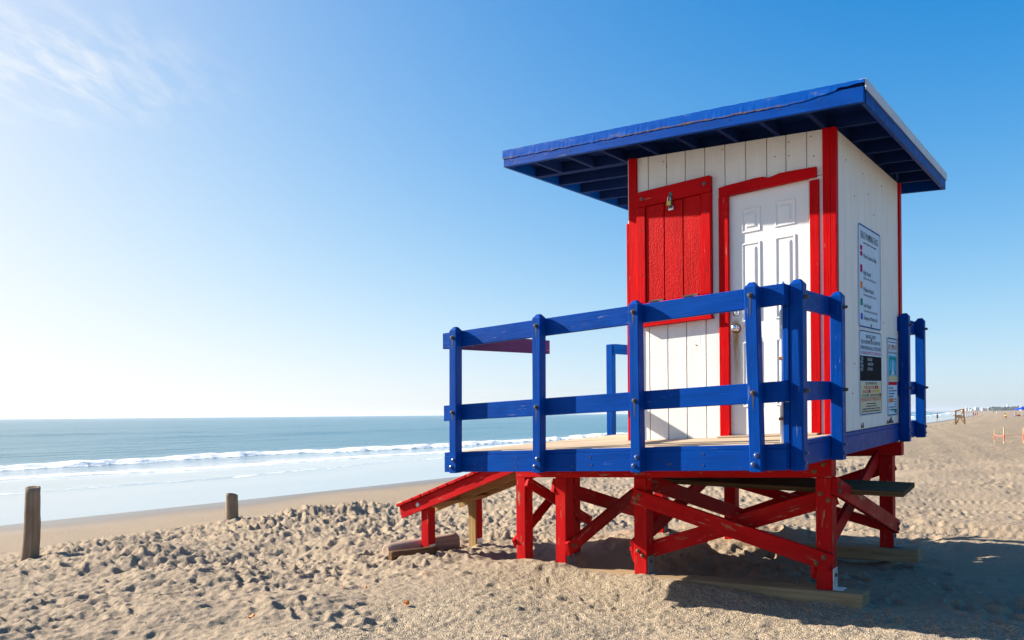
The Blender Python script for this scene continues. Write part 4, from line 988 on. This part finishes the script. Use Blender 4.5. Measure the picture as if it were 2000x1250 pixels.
# ------------------------------------------------------------------ timber stumps, logs, litter on the sand
def rough_log(name, p0, p1, r0, r1, mat, label, cat, seg=18, rings=16, lump=0.10, hollow=0.0, slant=0.0, wobble=0.012):
    p0 = np.array(p0, float); p1 = np.array(p1, float); ax = p1-p0; ln = np.linalg.norm(ax); ax /= ln
    t1 = np.cross(ax, (0.31, 0.2, 0.93) if abs(ax[2]) < 0.8 else (1, 0, 0)); t1 /= np.linalg.norm(t1); t2 = np.cross(ax, t1)
    V_ = []; F_ = []; G_ = []; ph = random.uniform(0, 6)
    for j in range(rings+1):
        t = j/rings; r = r0+(r1-r0)*t
        cx_ = p0+ax*ln*t+t1*wobble*math.sin(t*5+ph)+t2*wobble*math.cos(t*4+ph)
        for i in range(seg):
            q = 2*math.pi*i/seg
            rr = r*(1+lump*(0.5*math.sin(2*q+ph)+0.35*math.sin(5*q+ph*2+t*1.5)+0.25*math.sin(3*q+t*6)+0.25*random.uniform(-1, 1)))
            sl = ax*(slant*r*math.cos(q)*t**6)+ax*random.uniform(-1, 1)*0.02*r*(1 if j == rings else 0)
            V_.append(cx_+(t1*math.cos(q)+t2*math.sin(q))*rr+sl); G_.append((t*ln, rr*math.cos(q), rr*math.sin(q)))
    for j in range(rings):
        for i in range(seg): F_.append((j*seg+i, j*seg+(i+1) % seg, (j+1)*seg+(i+1) % seg, (j+1)*seg+i))
    # end grain: sunken centre
    for j, s_ in ((0, -1), (rings, 1)):
        base = j*seg; c_ = np.mean([V_[base+i] for i in range(seg)], 0)
        i1 = len(V_)
        for i in range(seg): V_.append(c_+(V_[base+i]-c_)*0.72); G_.append((0, 0.3, i*0.02))
        i2 = len(V_); V_.append(c_-ax*s_*hollow); G_.append((0, 0.2, 0))
        for i in range(seg):
            a_, b_ = base+i, base+(i+1) % seg; c1_, d_ = i1+i, i1+(i+1) % seg
            F_.append((a_, b_, d_, c1_) if s_ > 0 else (b_, a_, c1_, d_)); F_.append((c1_, d_, i2) if s_ > 0 else (d_, c1_, i2))
    o = finish(name, V_, F_, G_, None, mat, True); tag(o, label, cat); return o
g = ground(9.12, -1.93); g.z = -0.40; top = g+Vector((0.055, 0.02, 0.97))
rough_log('timber_stump', g-Vector((0.02, 0, 0.25)), top, 0.118, 0.094, M['stump'], 'tall weathered timber stump standing in the sand at the far left', 'stump', lump=0.11, hollow=0.06, slant=0.12, wobble=0.02)
g = ground(10.73, 2.20); g.z = -0.53; top = g+Vector((0.01, 0.02, 0.56))
rough_log('timber_stump', g-Vector((0, 0, 0.2)), top, 0.125, 0.108, M['stump'], 'short timber stump with a slanted top on a sand mound nearer the ramp', 'stump', lump=0.11, hollow=0.02, slant=-0.35, wobble=0.01)
ga, gb_ = ground(3.50, -0.62), ground(3.29, -0.16); ga.z = -0.035; gb_.z = -0.02
rough_log('driftwood_log', ga+Vector((0, 0, 0.045)), gb_+Vector((0, 0, 0.045)), 0.056, 0.064, M['log_dark'], 'short dark brown log lying against the near leg of the ramp', 'log', hollow=0.01, wobble=0.003)
ga, gb_ = ground(3.78, -0.42), ground(3.56, 0.47); ga.z = -0.04; gb_.z = -0.03
rough_log('driftwood_log', ga+Vector((0, 0, 0.05)), gb_+Vector((0, 0, 0.065)), 0.075, 0.105, M['log_pale'], 'thick pale driftwood log lying behind the near leg of the ramp', 'log', hollow=0.02, lump=0.09, wobble=0.006)
leafs = [(2.50, -2.99, 0.055, 'flat orange leaf lying at the bottom of the sand, leftmost of the near litter'), (1.83, -2.04, 0.05, 'curled bright orange ring of litter on the sand below the ramp'),
         (2.65, -1.73, 0.045, 'orange leaf scrap on the sand left of the curled ring'), (2.51, -1.10, 0.032, 'tiny orange scrap on the sand nearest the dark log'),
         (2.81, -1.85, 0.03, 'pale orange scrap on the sand beside the orange leaf scrap'), (8.15, -1.87, 0.075, 'brown leaf lying on the sand near the tall stump')]
for i, (a, b, sz, lab) in enumerate(leafs):
    g = ground(a, b); V_ = []; F_ = []; th = random.uniform(0, 6); curl = 5.2 if i == 1 else random.uniform(1.0, 2.0)
    for u in range(9):
        t = u/8-0.5
        for w_ in (-1, 0, 1):
            wd = sz*0.35*math.cos(t*2.6)*w_ if i != 1 else sz*0.3*w_
            q = t*curl; R_ = sz/curl*2
            V_.append((R_*math.sin(q), wd, R_*(1-math.cos(q))+0.004))
    for u in range(8):
        for w_ in range(2): F_.append((u*3+w_, u*3+w_+1, u*3+w_+4, u*3+w_+3))
    Vw = [(g.x+x*math.cos(th)-y*math.sin(th), g.y+x*math.sin(th)+y*math.cos(th), g.z+z+0.003) for x, y, z in V_]
    lf = finish('leaf_litter', Vw, F_, None, None, M['leaf'] if i != 5 else M['log_dark'], True); tag(lf, lab, 'litter', 'orange and brown scraps on the near sand')
    sm = lf.modifiers.new('thick', 'SOLIDIFY'); sm.thickness = 0.003
# loose grit, shell and weed fragments: nobody could count them
def scatter(name, n, mat, rmin, rmax, label, area, flatn=0.6):
    V_ = []; F_ = []
    for _ in range(n):
        a = random.uniform(area[0], area[1]); b = random.uniform(area[2], area[3])
        x, y = xy(a, b); z = float(height(a, b)); r = random.uniform(rmin, rmax); i0 = len(V_)
        q0 = random.uniform(0, 6)
        for k in range(4):
            q = q0+k*math.pi/2; V_.append((x+r*math.cos(q)*random.uniform(0.6, 1.2), y+r*math.sin(q)*random.uniform(0.6, 1.2), z+0.001+r*0.15))
        V_.append((x, y, z+r*flatn)); V_.append((x, y, z-r*0.4))
        for k in range(4): F_ += [(i0+k, i0+(k+1) % 4, i0+4), (i0+(k+1) % 4, i0+k, i0+5)]
    o = finish(name, V_, F_, None, None, mat); o['kind'] = 'stuff'; tag(o, label, 'debris'); return o
M['shell'] = simple('shell_white', (0.66, 0.60, 0.52), 0.5); M['weed'] = simple('dark_weed', (0.045, 0.035, 0.022), 0.8)
scatter('shell_grit', 1600, M['shell'], 0.003, 0.009, 'pale shell fragments scattered over the sand around the hut', (-6, 4.5, -4.6, 4))
scatter('weed_bits', 420, M['weed'], 0.004, 0.014, 'dark weed and twig fragments scattered over the churned sand on the left', (2.6, 10, -4.2, 6))
scatter('weed_bits', 700, M['weed'], 0.006, 0.02, 'dark weed fragments scattered over the open sand', (-14, 4, 3.5, 26))

# ------------------------------------------------------------------ far beach: stakes, guard chair, people
M['stakewood'] = simple('pale_stake', (0.58, 0.40, 0.20), 0.7); M['stakeorange'] = simple('orange_stake', (0.75, 0.13, 0.05), 0.6)
stakes = []
for (a, b, h_, r_, lab) in ((2.15, 36.78, 0.60, 0.011, 'thin pale wooden stake at the left end of the red string'), (1.56, 34.79, 0.72, 0.017, 'stouter stake with an orange lower half in the middle of the red string'), (0.95, 36.24, 0.70, 0.016, 'orange stake at the right edge of the photo')):
    g = ground(a, b); st = empty('marker_stake', g, lab, 'stake', 'stakes holding the red string')
    z0 = g.z
    finish('shaft', [(g.x+sx*r_, g.y+sy*r_, z0+z) for z in (-0.05, h_) for sx, sy in ((-1, -1), (1, -1), (1, 1), (-1, 1))], BOXF, None, st, M['stakewood'])
    r2 = r_*1.12
    finish('paint_band', [(g.x+sx*r2, g.y+sy*r2, z0+z) for z in (0.12, h_*0.58) for sx, sy in ((-1, -1), (1, -1), (1, 1), (-1, 1))], BOXF, None, st, M['stakeorange'])
    stakes.append((g, h_))
V_ = []; F_ = []
pts = [stakes[0][0]+Vector((0, 0, 0.37)), stakes[1][0]+Vector((0, -0.03, 0.40)), stakes[2][0]+Vector((0, 0, 0.46)), stakes[2][0]+Vector((3.5, -1.2, 0.43))]
line = []
for p, q in zip(pts[:-1], pts[1:]):
    for i in range(8): t = i/8; line.append(p.lerp(q, t)-Vector((0, 0, 0.10*4*t*(1-t)*0.5)))
line.append(pts[-1])
for p in line:
    for k in range(4): V_.append((p.x+0.012*math.cos(k*1.571), p.y+0.012*math.sin(k*1.571), p.z+0.012*math.cos(k*1.571+0.8)))
for i in range(len(line)-1):
    for k in range(4): F_.append((i*4+k, i*4+(k+1) % 4, i*4+4+(k+1) % 4, i*4+4+k))
tag(finish('barrier_string', V_, F_, None, None, M['stakeorange']), 'red string tied between the wooden stakes on the sand', 'string')

gch = ground(14.5, 112.9)
chair = empty('guard_chair', gch, 'tall brown wooden lifeguard chair facing the sea down the beach', 'chair')
M['chair'] = rawwood('chair_wood', (0.20, 0.10, 0.028), (0.34, 0.19, 0.06))
def cw(x, y, z): return (gch.x+0.87*x+0.494*y, gch.y-0.494*x+0.87*y, gch.z+z)
def cbar(name, p0, p1, w_=0.11): bar(name, chair, M['chair'], p0, p1, w_*1.5, w_*1.1, (0, 1, 0.001), 0.006, cw)
for y in (-0.6, 0.6):
    cbar('leg', (-0.47, y, -0.1), (-0.47, y, 1.78), 0.13); cbar('leg', (0.58, y, -0.1), (0.42, y, 2.02), 0.13)
    cbar('armrest', (-0.52, y, 1.72), (0.46, y, 1.98), 0.10); cbar('side_rail', (-0.47, y, 1.05), (0.52, y, 1.05), 0.09); cbar('side_rail', (-0.47, y, 0.90), (0.52, y, 0.90), 0.08)
    cbar('brace', (-0.40, y, 0.05), (0.02, y, 1.0), 0.08); cbar('brace', (0.52, y, 0.10), (0.02, y, 1.0), 0.06)
for x, z in ((-0.36, 1.14), (-0.18, 1.16), (0.0, 1.18), (0.18, 1.20)): cbar('seat_slat', (x, -0.66, z), (x, 0.66, z), 0.10)
for t in (0.2, 0.4, 0.6, 0.8): cbar('back_slat', (0.18+0.26*t, -0.66, 1.25+0.70*t), (0.18+0.26*t, 0.66, 1.25+0.70*t), 0.10)
box('footrest', chair, M['chair'], -0.78, -0.40, -0.6, 0.6, 1.08, 1.15, 0.006, None, None, cw)

SKIN = simple('skin', (0.36, 0.18, 0.11), 0.6, 0, 0.1, 5, 0)
def skin_mesh(name, verts, edges, radii):
    me = bpy.data.meshes.new(name); me.from_pydata(verts, edges, []); me.update()
    ob = bpy.data.objects.new(name, me); col.objects.link(ob)
    md = ob.modifiers.new('s', 'SKIN'); 
    for i, r in enumerate(radii): me.skin_vertices[0].data[i].radius = (r, r)
    me.skin_vertices[0].data[0].use_root = True
    sd = ob.modifiers.new('d', 'SUBSURF'); sd.levels = 1; sd.render_levels = 1
    out = bpy.data.meshes.new_from_object(ob.evaluated_get(bpy.context.evaluated_depsgraph_get()))
    bpy.data.objects.remove(ob); bpy.data.meshes.remove(me)
    out.name = name
    for p in out.polygons: p.use_smooth = True
    return out
STAND_V = [(0, 0, 0.93), (0, 0, 1.18), (0, 0, 1.40), (0, 0, 1.50), (0, 0, 1.56), (0, -0.01, 1.66), (0, 0, 1.74),
           (-0.10, 0, 0.86), (-0.11, 0.02, 0.48), (-0.12, 0.06, 0.08), (-0.12, -0.06, 0.04), (0.10, 0, 0.86), (0.12, -0.03, 0.48), (0.13, 0.0, 0.08), (0.13, -0.12, 0.04),
           (-0.18, 0, 1.40), (-0.24, 0.02, 1.13), (-0.24, -0.08, 0.88), (-0.24, -0.10, 0.78), (0.18, 0, 1.40), (0.25, 0.02, 1.13), (0.24, -0.06, 0.88), (0.24, -0.08, 0.78)]
STAND_E = [(0, 1), (1, 2), (2, 3), (3, 4), (4, 5), (5, 6), (0, 7), (7, 8), (8, 9), (9, 10), (0, 11), (11, 12), (12, 13), (13, 14), (2, 15), (15, 16), (16, 17), (17, 18), (2, 19), (19, 20), (20, 21), (21, 22)]
STAND_R = [0.14, 0.13, 0.14, 0.06, 0.065, 0.10, 0.075, 0.095, 0.062, 0.045, 0.035, 0.095, 0.062, 0.045, 0.035, 0.062, 0.048, 0.038, 0.03, 0.062, 0.048, 0.038, 0.03]
SIT_V = [(0, 0, 0.12), (0, -0.04, 0.34), (0.0, -0.10, 0.55), (0, -0.14, 0.64), (0, -0.17, 0.70), (0, -0.20, 0.79), (0, -0.19, 0.87),
         (-0.10, -0.05, 0.12), (-0.12, -0.40, 0.36), (-0.12, -0.58, 0.06), (-0.12, -0.72, 0.04), (0.10, -0.05, 0.12), (0.13, -0.42, 0.34), (0.13, -0.62, 0.06), (0.13, -0.76, 0.04),
         (-0.18, -0.10, 0.54), (-0.24, -0.24, 0.36), (-0.18, -0.42, 0.36), (-0.15, -0.48, 0.34), (0.18, -0.10, 0.54), (0.25, -0.24, 0.36), (0.19, -0.42, 0.36), (0.16, -0.48, 0.34)]
BODY = {'stand': skin_mesh('standing_body', STAND_V, STAND_E, STAND_R), 'sit': skin_mesh('sitting_body', SIT_V, STAND_E, STAND_R)}
for b_ in BODY.values(): b_.materials.append(SKIN)
def tube_mesh(name, loops, seg=10):
    V_ = []; F_ = []
    for (x, y, z, rx, ry) in loops:
        for i in range(seg): q = 2*math.pi*i/seg; V_.append((x+rx*math.cos(q), y+ry*math.sin(q), z))
    for j in range(len(loops)-1):
        for i in range(seg): F_.append((j*seg+i, j*seg+(i+1) % seg, (j+1)*seg+(i+1) % seg, (j+1)*seg+i))
    F_ += [tuple(range(seg))[::-1], tuple((len(loops)-1)*seg+i for i in range(seg))]
    me = bpy.data.meshes.new(name); me.from_pydata(V_, [], F_); me.update()
    for p in me.polygons: p.use_smooth = True
    return me
CL = {'shorts': [(0, 0, 0.62, 0.24, 0.15), (0, 0, 0.85, 0.215, 0.165), (0, 0, 1.02, 0.165, 0.15)], 'shirt': [(0, 0, 0.92, 0.19, 0.165), (0, 0, 1.15, 0.165, 0.15), (0, 0, 1.38, 0.215, 0.165), (0, 0, 1.47, 0.10, 0.09)],
      'robe': [(0, 0, 0.25, 0.28, 0.20), (0, 0, 0.95, 0.21, 0.18), (0, 0, 1.36, 0.23, 0.17), (0, 0, 1.48, 0.10, 0.09)], 'hair': [(0, 0.01, 1.62, 0.105, 0.115), (0, 0.01, 1.74, 0.11, 0.12), (0, 0.01, 1.81, 0.06, 0.07)],
      'sit_shorts': [(0, -0.02, 0.02, 0.22, 0.20), (0, -0.06, 0.16, 0.21, 0.22), (0, -0.03, 0.27, 0.165, 0.155)], 'sit_shirt': [(0, -0.02, 0.22, 0.18, 0.16), (0, -0.07, 0.45, 0.175, 0.155), (0, -0.12, 0.62, 0.10, 0.09)], 'sit_hair': [(0, -0.18, 0.76, 0.105, 0.115), (0, -0.18, 0.87, 0.11, 0.12), (0, -0.17, 0.94, 0.06, 0.07)]}
HAIR = simple('hair', (0.05, 0.03, 0.02), 0.7, 0, 0.2, 5, 0)
CLM = {k: flat('cloth_'+k, c) for k, c in dict(blue=(0.03, 0.25, 0.55), dark=(0.03, 0.03, 0.05), white=(0.8, 0.8, 0.8), red=(0.5, 0.05, 0.05), yellow=(0.75, 0.55, 0.08), pink=(0.65, 0.25, 0.28), teal=(0.04, 0.35, 0.32), orange=(0.7, 0.25, 0.06)).items()}
def person(a, b, pose, clothes, label, rz=0.0, sc=1.0, zmin=None):
    g = ground(a, b)
    if zmin is not None: g.z = max(g.z, zmin)
    r = empty('person', g, label, 'person', 'people far along the beach')
    r.rotation_euler.z = rz; r.scale = (sc, sc, sc)
    def put(nm, me, mat=None):
        o = bpy.data.objects.new(nm, me); col.objects.link(o); o.parent = r
        if mat is not None:
            o.data = me
            if len(me.materials) == 0: me.materials.append(mat)
            o.material_slots[0].link = 'OBJECT'; o.material_slots[0].material = mat
        return o
    put('body', BODY[pose])
    pre = 'sit_' if pose == 'sit' else ''
    for k_, c_ in clothes: put(k_, CLMESH[pre+k_], CLM[c_])
    put('hair', CLMESH[pre+'hair'], HAIR)
CLMESH = {k: tube_mesh(k, v) for k, v in CL.items()}
WZ = SEA_Z-0.12
for args in [
    (32.9, 207.8, 'stand', [('shorts', 'dark')], 'person in dark shorts standing in the shallow water left of the guard chair', 0.3, 1.0, WZ),
    (35.4, 284.9, 'stand', [('shirt', 'dark'), ('shorts', 'orange')], 'person in a dark shirt at the waterline, leftmost of three walking together', 0.8),
    (40.0, 325.5, 'stand', [('shirt', 'pink'), ('shorts', 'dark')], 'person in a pink top at the waterline, middle of three walking together', 0.8),
    (43.3, 356.4, 'stand', [('shirt', 'dark'), ('shorts', 'pink')], 'person in a dark top at the waterline, rightmost of three walking together', 0.8),
    (54.3, 409.0, 'stand', [('shorts', 'red')], 'bather in red shorts in the water just right of the guard chair', 1.0, 1.0, WZ),
    (53.4, 408.1, 'stand', [('shirt', 'pink'), ('shorts', 'pink')], 'bather in pink in the water, second to the right of the guard chair', 1.0, 1.0, WZ),
    (62.9, 581.0, 'stand', [('shirt', 'dark'), ('shorts', 'dark')], 'person in dark clothes by the water left of the white robe', 0.5),
    (37.6, 366.5, 'stand', [('robe', 'white')], 'person in a long white robe standing on the dry sand', 0.4),
    (74.6, 739.5, 'stand', [('shirt', 'orange'), ('shorts', 'dark')], 'person in an orange top by the water right of the white robe', 0.4),
    (17.4, 193.8, 'sit', [('shirt', 'yellow'), ('shorts', 'yellow')], 'person in yellow sitting on the sand at the left end of the towel', -1.2),
    (19.1, 230.4, 'sit', [('shorts', 'blue')], 'person in blue shorts sitting bent forward at the right end of the towel', 0.9, 1.15),
    (54.1, 586.7, 'sit', [('shirt', 'pink'), ('shorts', 'pink')], 'person in pink sitting far off behind the sitting couple', 0.6),
    (99.5, 1046.0, 'stand', [('shirt', 'white'), ('shorts', 'red')], 'person in a white shirt standing on the far bend of the shore', 0.2),
    (97.7, 801.9, 'stand', [('shorts', 'dark')], 'distant bather in dark shorts in the surf above the walking group', 0.2, 1.0, WZ),
    (112.8, 965.3, 'stand', [('shorts', 'red')], 'distant bather in red shorts in the farthest surf', 0.2, 1.0, WZ)]:
    person(*args)
g = ground(20.3, 237.0)
tw = finish('beach_towel', [(g.x+x*0.8*1-y*0.5, g.y+x*0.62*1.0+y*0.8, g.z+0.03+z) for z in (0, 0.05) for x, y in ((-2.0, -0.8), (2.0, -0.8), (2.0, 0.8), (-2.0, 0.8))], BOXF, None, None, CLM['pink'])
tag(tw, 'pink towel spread on the sand between the two sitting people', 'towel')
g = ground(19.4, 242.4)
bg_ = empty('beach_bag', g, 'dark red beach bag on the sand right of the person in blue shorts', 'bag')
V_ = []; F_ = []
for j, (z, rx, ry) in enumerate(((0, 0.42, 0.22), (0.15, 0.46, 0.26), (0.32, 0.40, 0.18), (0.40, 0.30, 0.06))):
    for i in range(10): q = 2*math.pi*i/10; V_.append((g.x+rx*math.cos(q), g.y+ry*math.sin(q), g.z+z))
for j in range(3):
    for i in range(10): F_.append((j*10+i, j*10+(i+1) % 10, j*10+10+(i+1) % 10, j*10+10+i))
F_ += [tuple(range(10))[::-1], tuple(30+i for i in range(10))]
finish('bag_body', V_, F_, None, bg_, CLM['red'], True)
V_ = []; F_ = []
for i in range(9):
    q = math.pi*i/8
    for k in range(4): V_.append((g.x+0.2*math.cos(q)+0.02*math.cos(k*1.57), g.y+0.02*math.sin(k*1.57), g.z+0.38+0.18*math.sin(q)))
for i in range(8):
    for k in range(4): F_.append((i*4+k, i*4+(k+1) % 4, i*4+4+(k+1) % 4, i*4+4+k))
finish('strap', V_, F_, None, bg_, CLM['dark'])
# blue shade canopy at the right edge
cx0, cy0 = 160.8, 250.0; ca, cb = ab(cx0, cy0); cz = float(height(ca, cb))
can = empty('shade_canopy', (cx0, cy0, cz), 'blue shade canopy at the right edge far down the beach', 'canopy')
V_ = [(cx0+sx*1.9, cy0+sy*1.9, cz+1.75) for sx, sy in ((-1, -1), (1, -1), (1, 1), (-1, 1))]+[(cx0+sx*1.9, cy0+sy*1.9, cz+2.0) for sx, sy in ((-1, -1), (1, -1), (1, 1), (-1, 1))]+[(cx0, cy0, cz+2.75)]
finish('canopy_top', V_, [(0, 1, 5, 4), (1, 2, 6, 5), (2, 3, 7, 6), (3, 0, 4, 7), (4, 5, 8), (5, 6, 8), (6, 7, 8), (7, 4, 8)], None, can, flat('canopy_blue', (0.01, 0.05, 0.42)))
for sx, sy in ((-1, -1), (1, -1), (1, 1), (-1, 1)):
    finish('pole', [(cx0+sx*1.85+x, cy0+sy*1.85+y, cz+z) for z in (-0.1, 1.9) for x, y in ((-.03, -.03), (.03, -.03), (.03, .03), (-.03, .03))], BOXF, None, can, M['zinc'])

# ------------------------------------------------------------------ far shore: buildings and woods
M['pane'] = simple('far_window', (0.08, 0.10, 0.13), 0.3, 0, 0.1, 1, 0)
BW = {k: simple('far_wall_'+k, c, 0.8, 0, 0.05, 0.5, 0) for k, c in dict(white=(0.55, 0.54, 0.53), cream=(0.44, 0.37, 0.31), grey=(0.42, 0.43, 0.46), pink=(0.58, 0.42, 0.36), blue=(0.32, 0.40, 0.50)).items()}
def far_building(px, wpx, htop, D, wallk, label, storeys):
    x = (px-1000)/1555.0*D; w_ = wpx/1555.0*D; a, b = ab(x, D); z = float(height(a, b))-0.5; d_ = w_*0.7; Hh = EYE+((htop-1.8)/1555.0*D)-z
    r = empty('beach_building', (x, D, z), label, 'building', 'buildings along the far shore')
    def bx(nm, x0, x1, y0, y1, z0, z1, mt, par=r): return finish(nm, [(x+xx, D+yy, z+zz) for zz in (z0, z1) for xx, yy in ((x0, y0), (x1, y0), (x1, y1), (x0, y1))], BOXF, None, par, mt)
    bx('wall', -w_/2, w_/2, -d_/2, d_/2, 0, Hh, BW[wallk]); bx('roof', -w_/2-0.4, w_/2+0.4, -d_/2-0.4, d_/2+0.4, Hh, Hh+0.6, BW['grey']); bx('roof_housing', -w_*0.15, w_*0.12, -d_*0.2, d_*0.2, Hh+0.6, Hh+2.6, BW[wallk])
    cols_ = max(2, int(w_/5))
    for s_ in range(storeys):
        z0 = Hh*(s_+0.30)/storeys; z1 = Hh*(s_+0.72)/storeys
        for c_ in range(cols_):
            x0 = -w_/2+w_*(c_+0.2)/cols_; x1 = -w_/2+w_*(c_+0.8)/cols_
            bx('window', x0, x1, -d_/2-0.12, -d_/2, z0, z1, M['pane'])
for args in [(1882, 7, 6.0, 2900, 'cream', 'low cream building at the left end of the far shore', 3), (1888.8, 6, 7.2, 2850, 'grey', 'grey block second from the left end of the far shore', 4),
             (1894, 4.5, 6.8, 2800, 'blue', 'bluish block third from the left end of the far shore', 4), (1898.5, 5.5, 4.3, 2700, 'white', 'low bright white building left of the tallest white block', 2),
             (1907.5, 7.5, 8.0, 2700, 'white', 'wide white block, tallest of the far shore left of the woods', 4), (1920, 5, 6.4, 2650, 'cream', 'cream block just left of the far woods', 3),
             (1926, 5, 6.2, 2650, 'pink', 'pinkish block at the left end of the far woods', 3), (1933, 5.5, 7.6, 2600, 'pink', 'taller pinkish block rising out of the far woods', 4),
             (1984, 8, 7.0, 2200, 'cream', 'cream block among the far woods below the radio tower', 3), (1996.5, 8, 9.0, 1900, 'cream', 'cream building at the right edge above the far woods', 3)]:
    far_building(*args)
# slim radio tower
D = 2400.0; x = (1968-1000)/1555.0*D; a, b = ab(x, D); z = float(height(a, b))
rt_ = empty('radio_tower', (x, D, z), 'slim white tower rising above the far woods', 'tower')
finish('tower_base', [(x+sx*r_, D+sy*r_, z+zz) for zz, r_ in ((0, 2.6), (14, 2.2)) for sx, sy in ((-1, -1), (1, -1), (1, 1), (-1, 1))], BOXF, None, rt_, BW['white'])
finish('mast', [(x+sx*r_, D+sy*r_, z+zz) for zz, r_ in ((14, 1.0), (21, 0.5)) for sx, sy in ((-1, -1), (1, -1), (1, 1), (-1, 1))], BOXF, None, rt_, BW['white'])
# far woods: one dark mass of crowns, every crown a cluster of leaf faces
def woods():
    V_ = []; F_ = []
    for i in range(260):
        px = random.uniform(1934, 2120); D = random.uniform(2000, 2500)-max(0, px-1990)*4
        x = (px-1000)/1555.0*D; a, b = ab(x, D); z = float(height(a, b)); Hh = random.uniform(5, 10.5); R_ = random.uniform(4, 8)
        for k in range(70):
            q = random.uniform(0, 6.283); v_ = random.uniform(-1, 1); rr = R_*math.sqrt(1-v_*v_)*random.uniform(0.7, 1.05)
            c_ = Vector((x+rr*math.cos(q), D+rr*math.sin(q), z+Hh*0.52+Hh*0.48*v_)); s_ = random.uniform(0.8, 2.0)
            n1 = Vector((random.uniform(-1, 1), random.uniform(-1, 1), random.uniform(-1, 1))).normalized(); t_ = n1.orthogonal(); u_ = n1.cross(t_)
            i0 = len(V_); V_.extend([tuple(c_+t_*s_), tuple(c_+u_*s_), tuple(c_-t_*s_), tuple(c_-u_*s_)]); F_.append((i0, i0+1, i0+2, i0+3))
    o = finish('far_woods', V_, F_, None, None, simple('far_leaves', (0.045, 0.075, 0.045), 0.8, 0, 0.3, 0.1, 0)); o['kind'] = 'stuff'; tag(o, 'dark band of woods behind the far shore', 'woods')
woods()

# ------------------------------------------------------------------ sea air: far things fade a little
def haze():
    m = bpy.data.materials.new('sea_haze'); m.use_nodes = True; nt = m.node_tree; nt.nodes.clear()
    out = nt.nodes.new('ShaderNodeOutputMaterial'); pv = nt.nodes.new('ShaderNodeVolumePrincipled')
    pv.inputs['Color'].default_value = (0.80, 0.88, 1.0, 1); pv.inputs['Density'].default_value = HAZE; pv.inputs['Anisotropy'].default_value = 0.2
    nt.links.new(pv.outputs[0], out.inputs['Volume'])
    R_ = 9600.0
    o = finish('haze', [(x*R_, y*R_, z) for z in (-7.5, 34.0) for x, y in ((-1, -1), (1, -1), (1, 1), (-1, 1))], BOXF, None, None, m)
    o['kind'] = 'stuff'; tag(o, 'thin pale sea air over the whole beach', 'haze')
HAZE = 0.00010
haze()
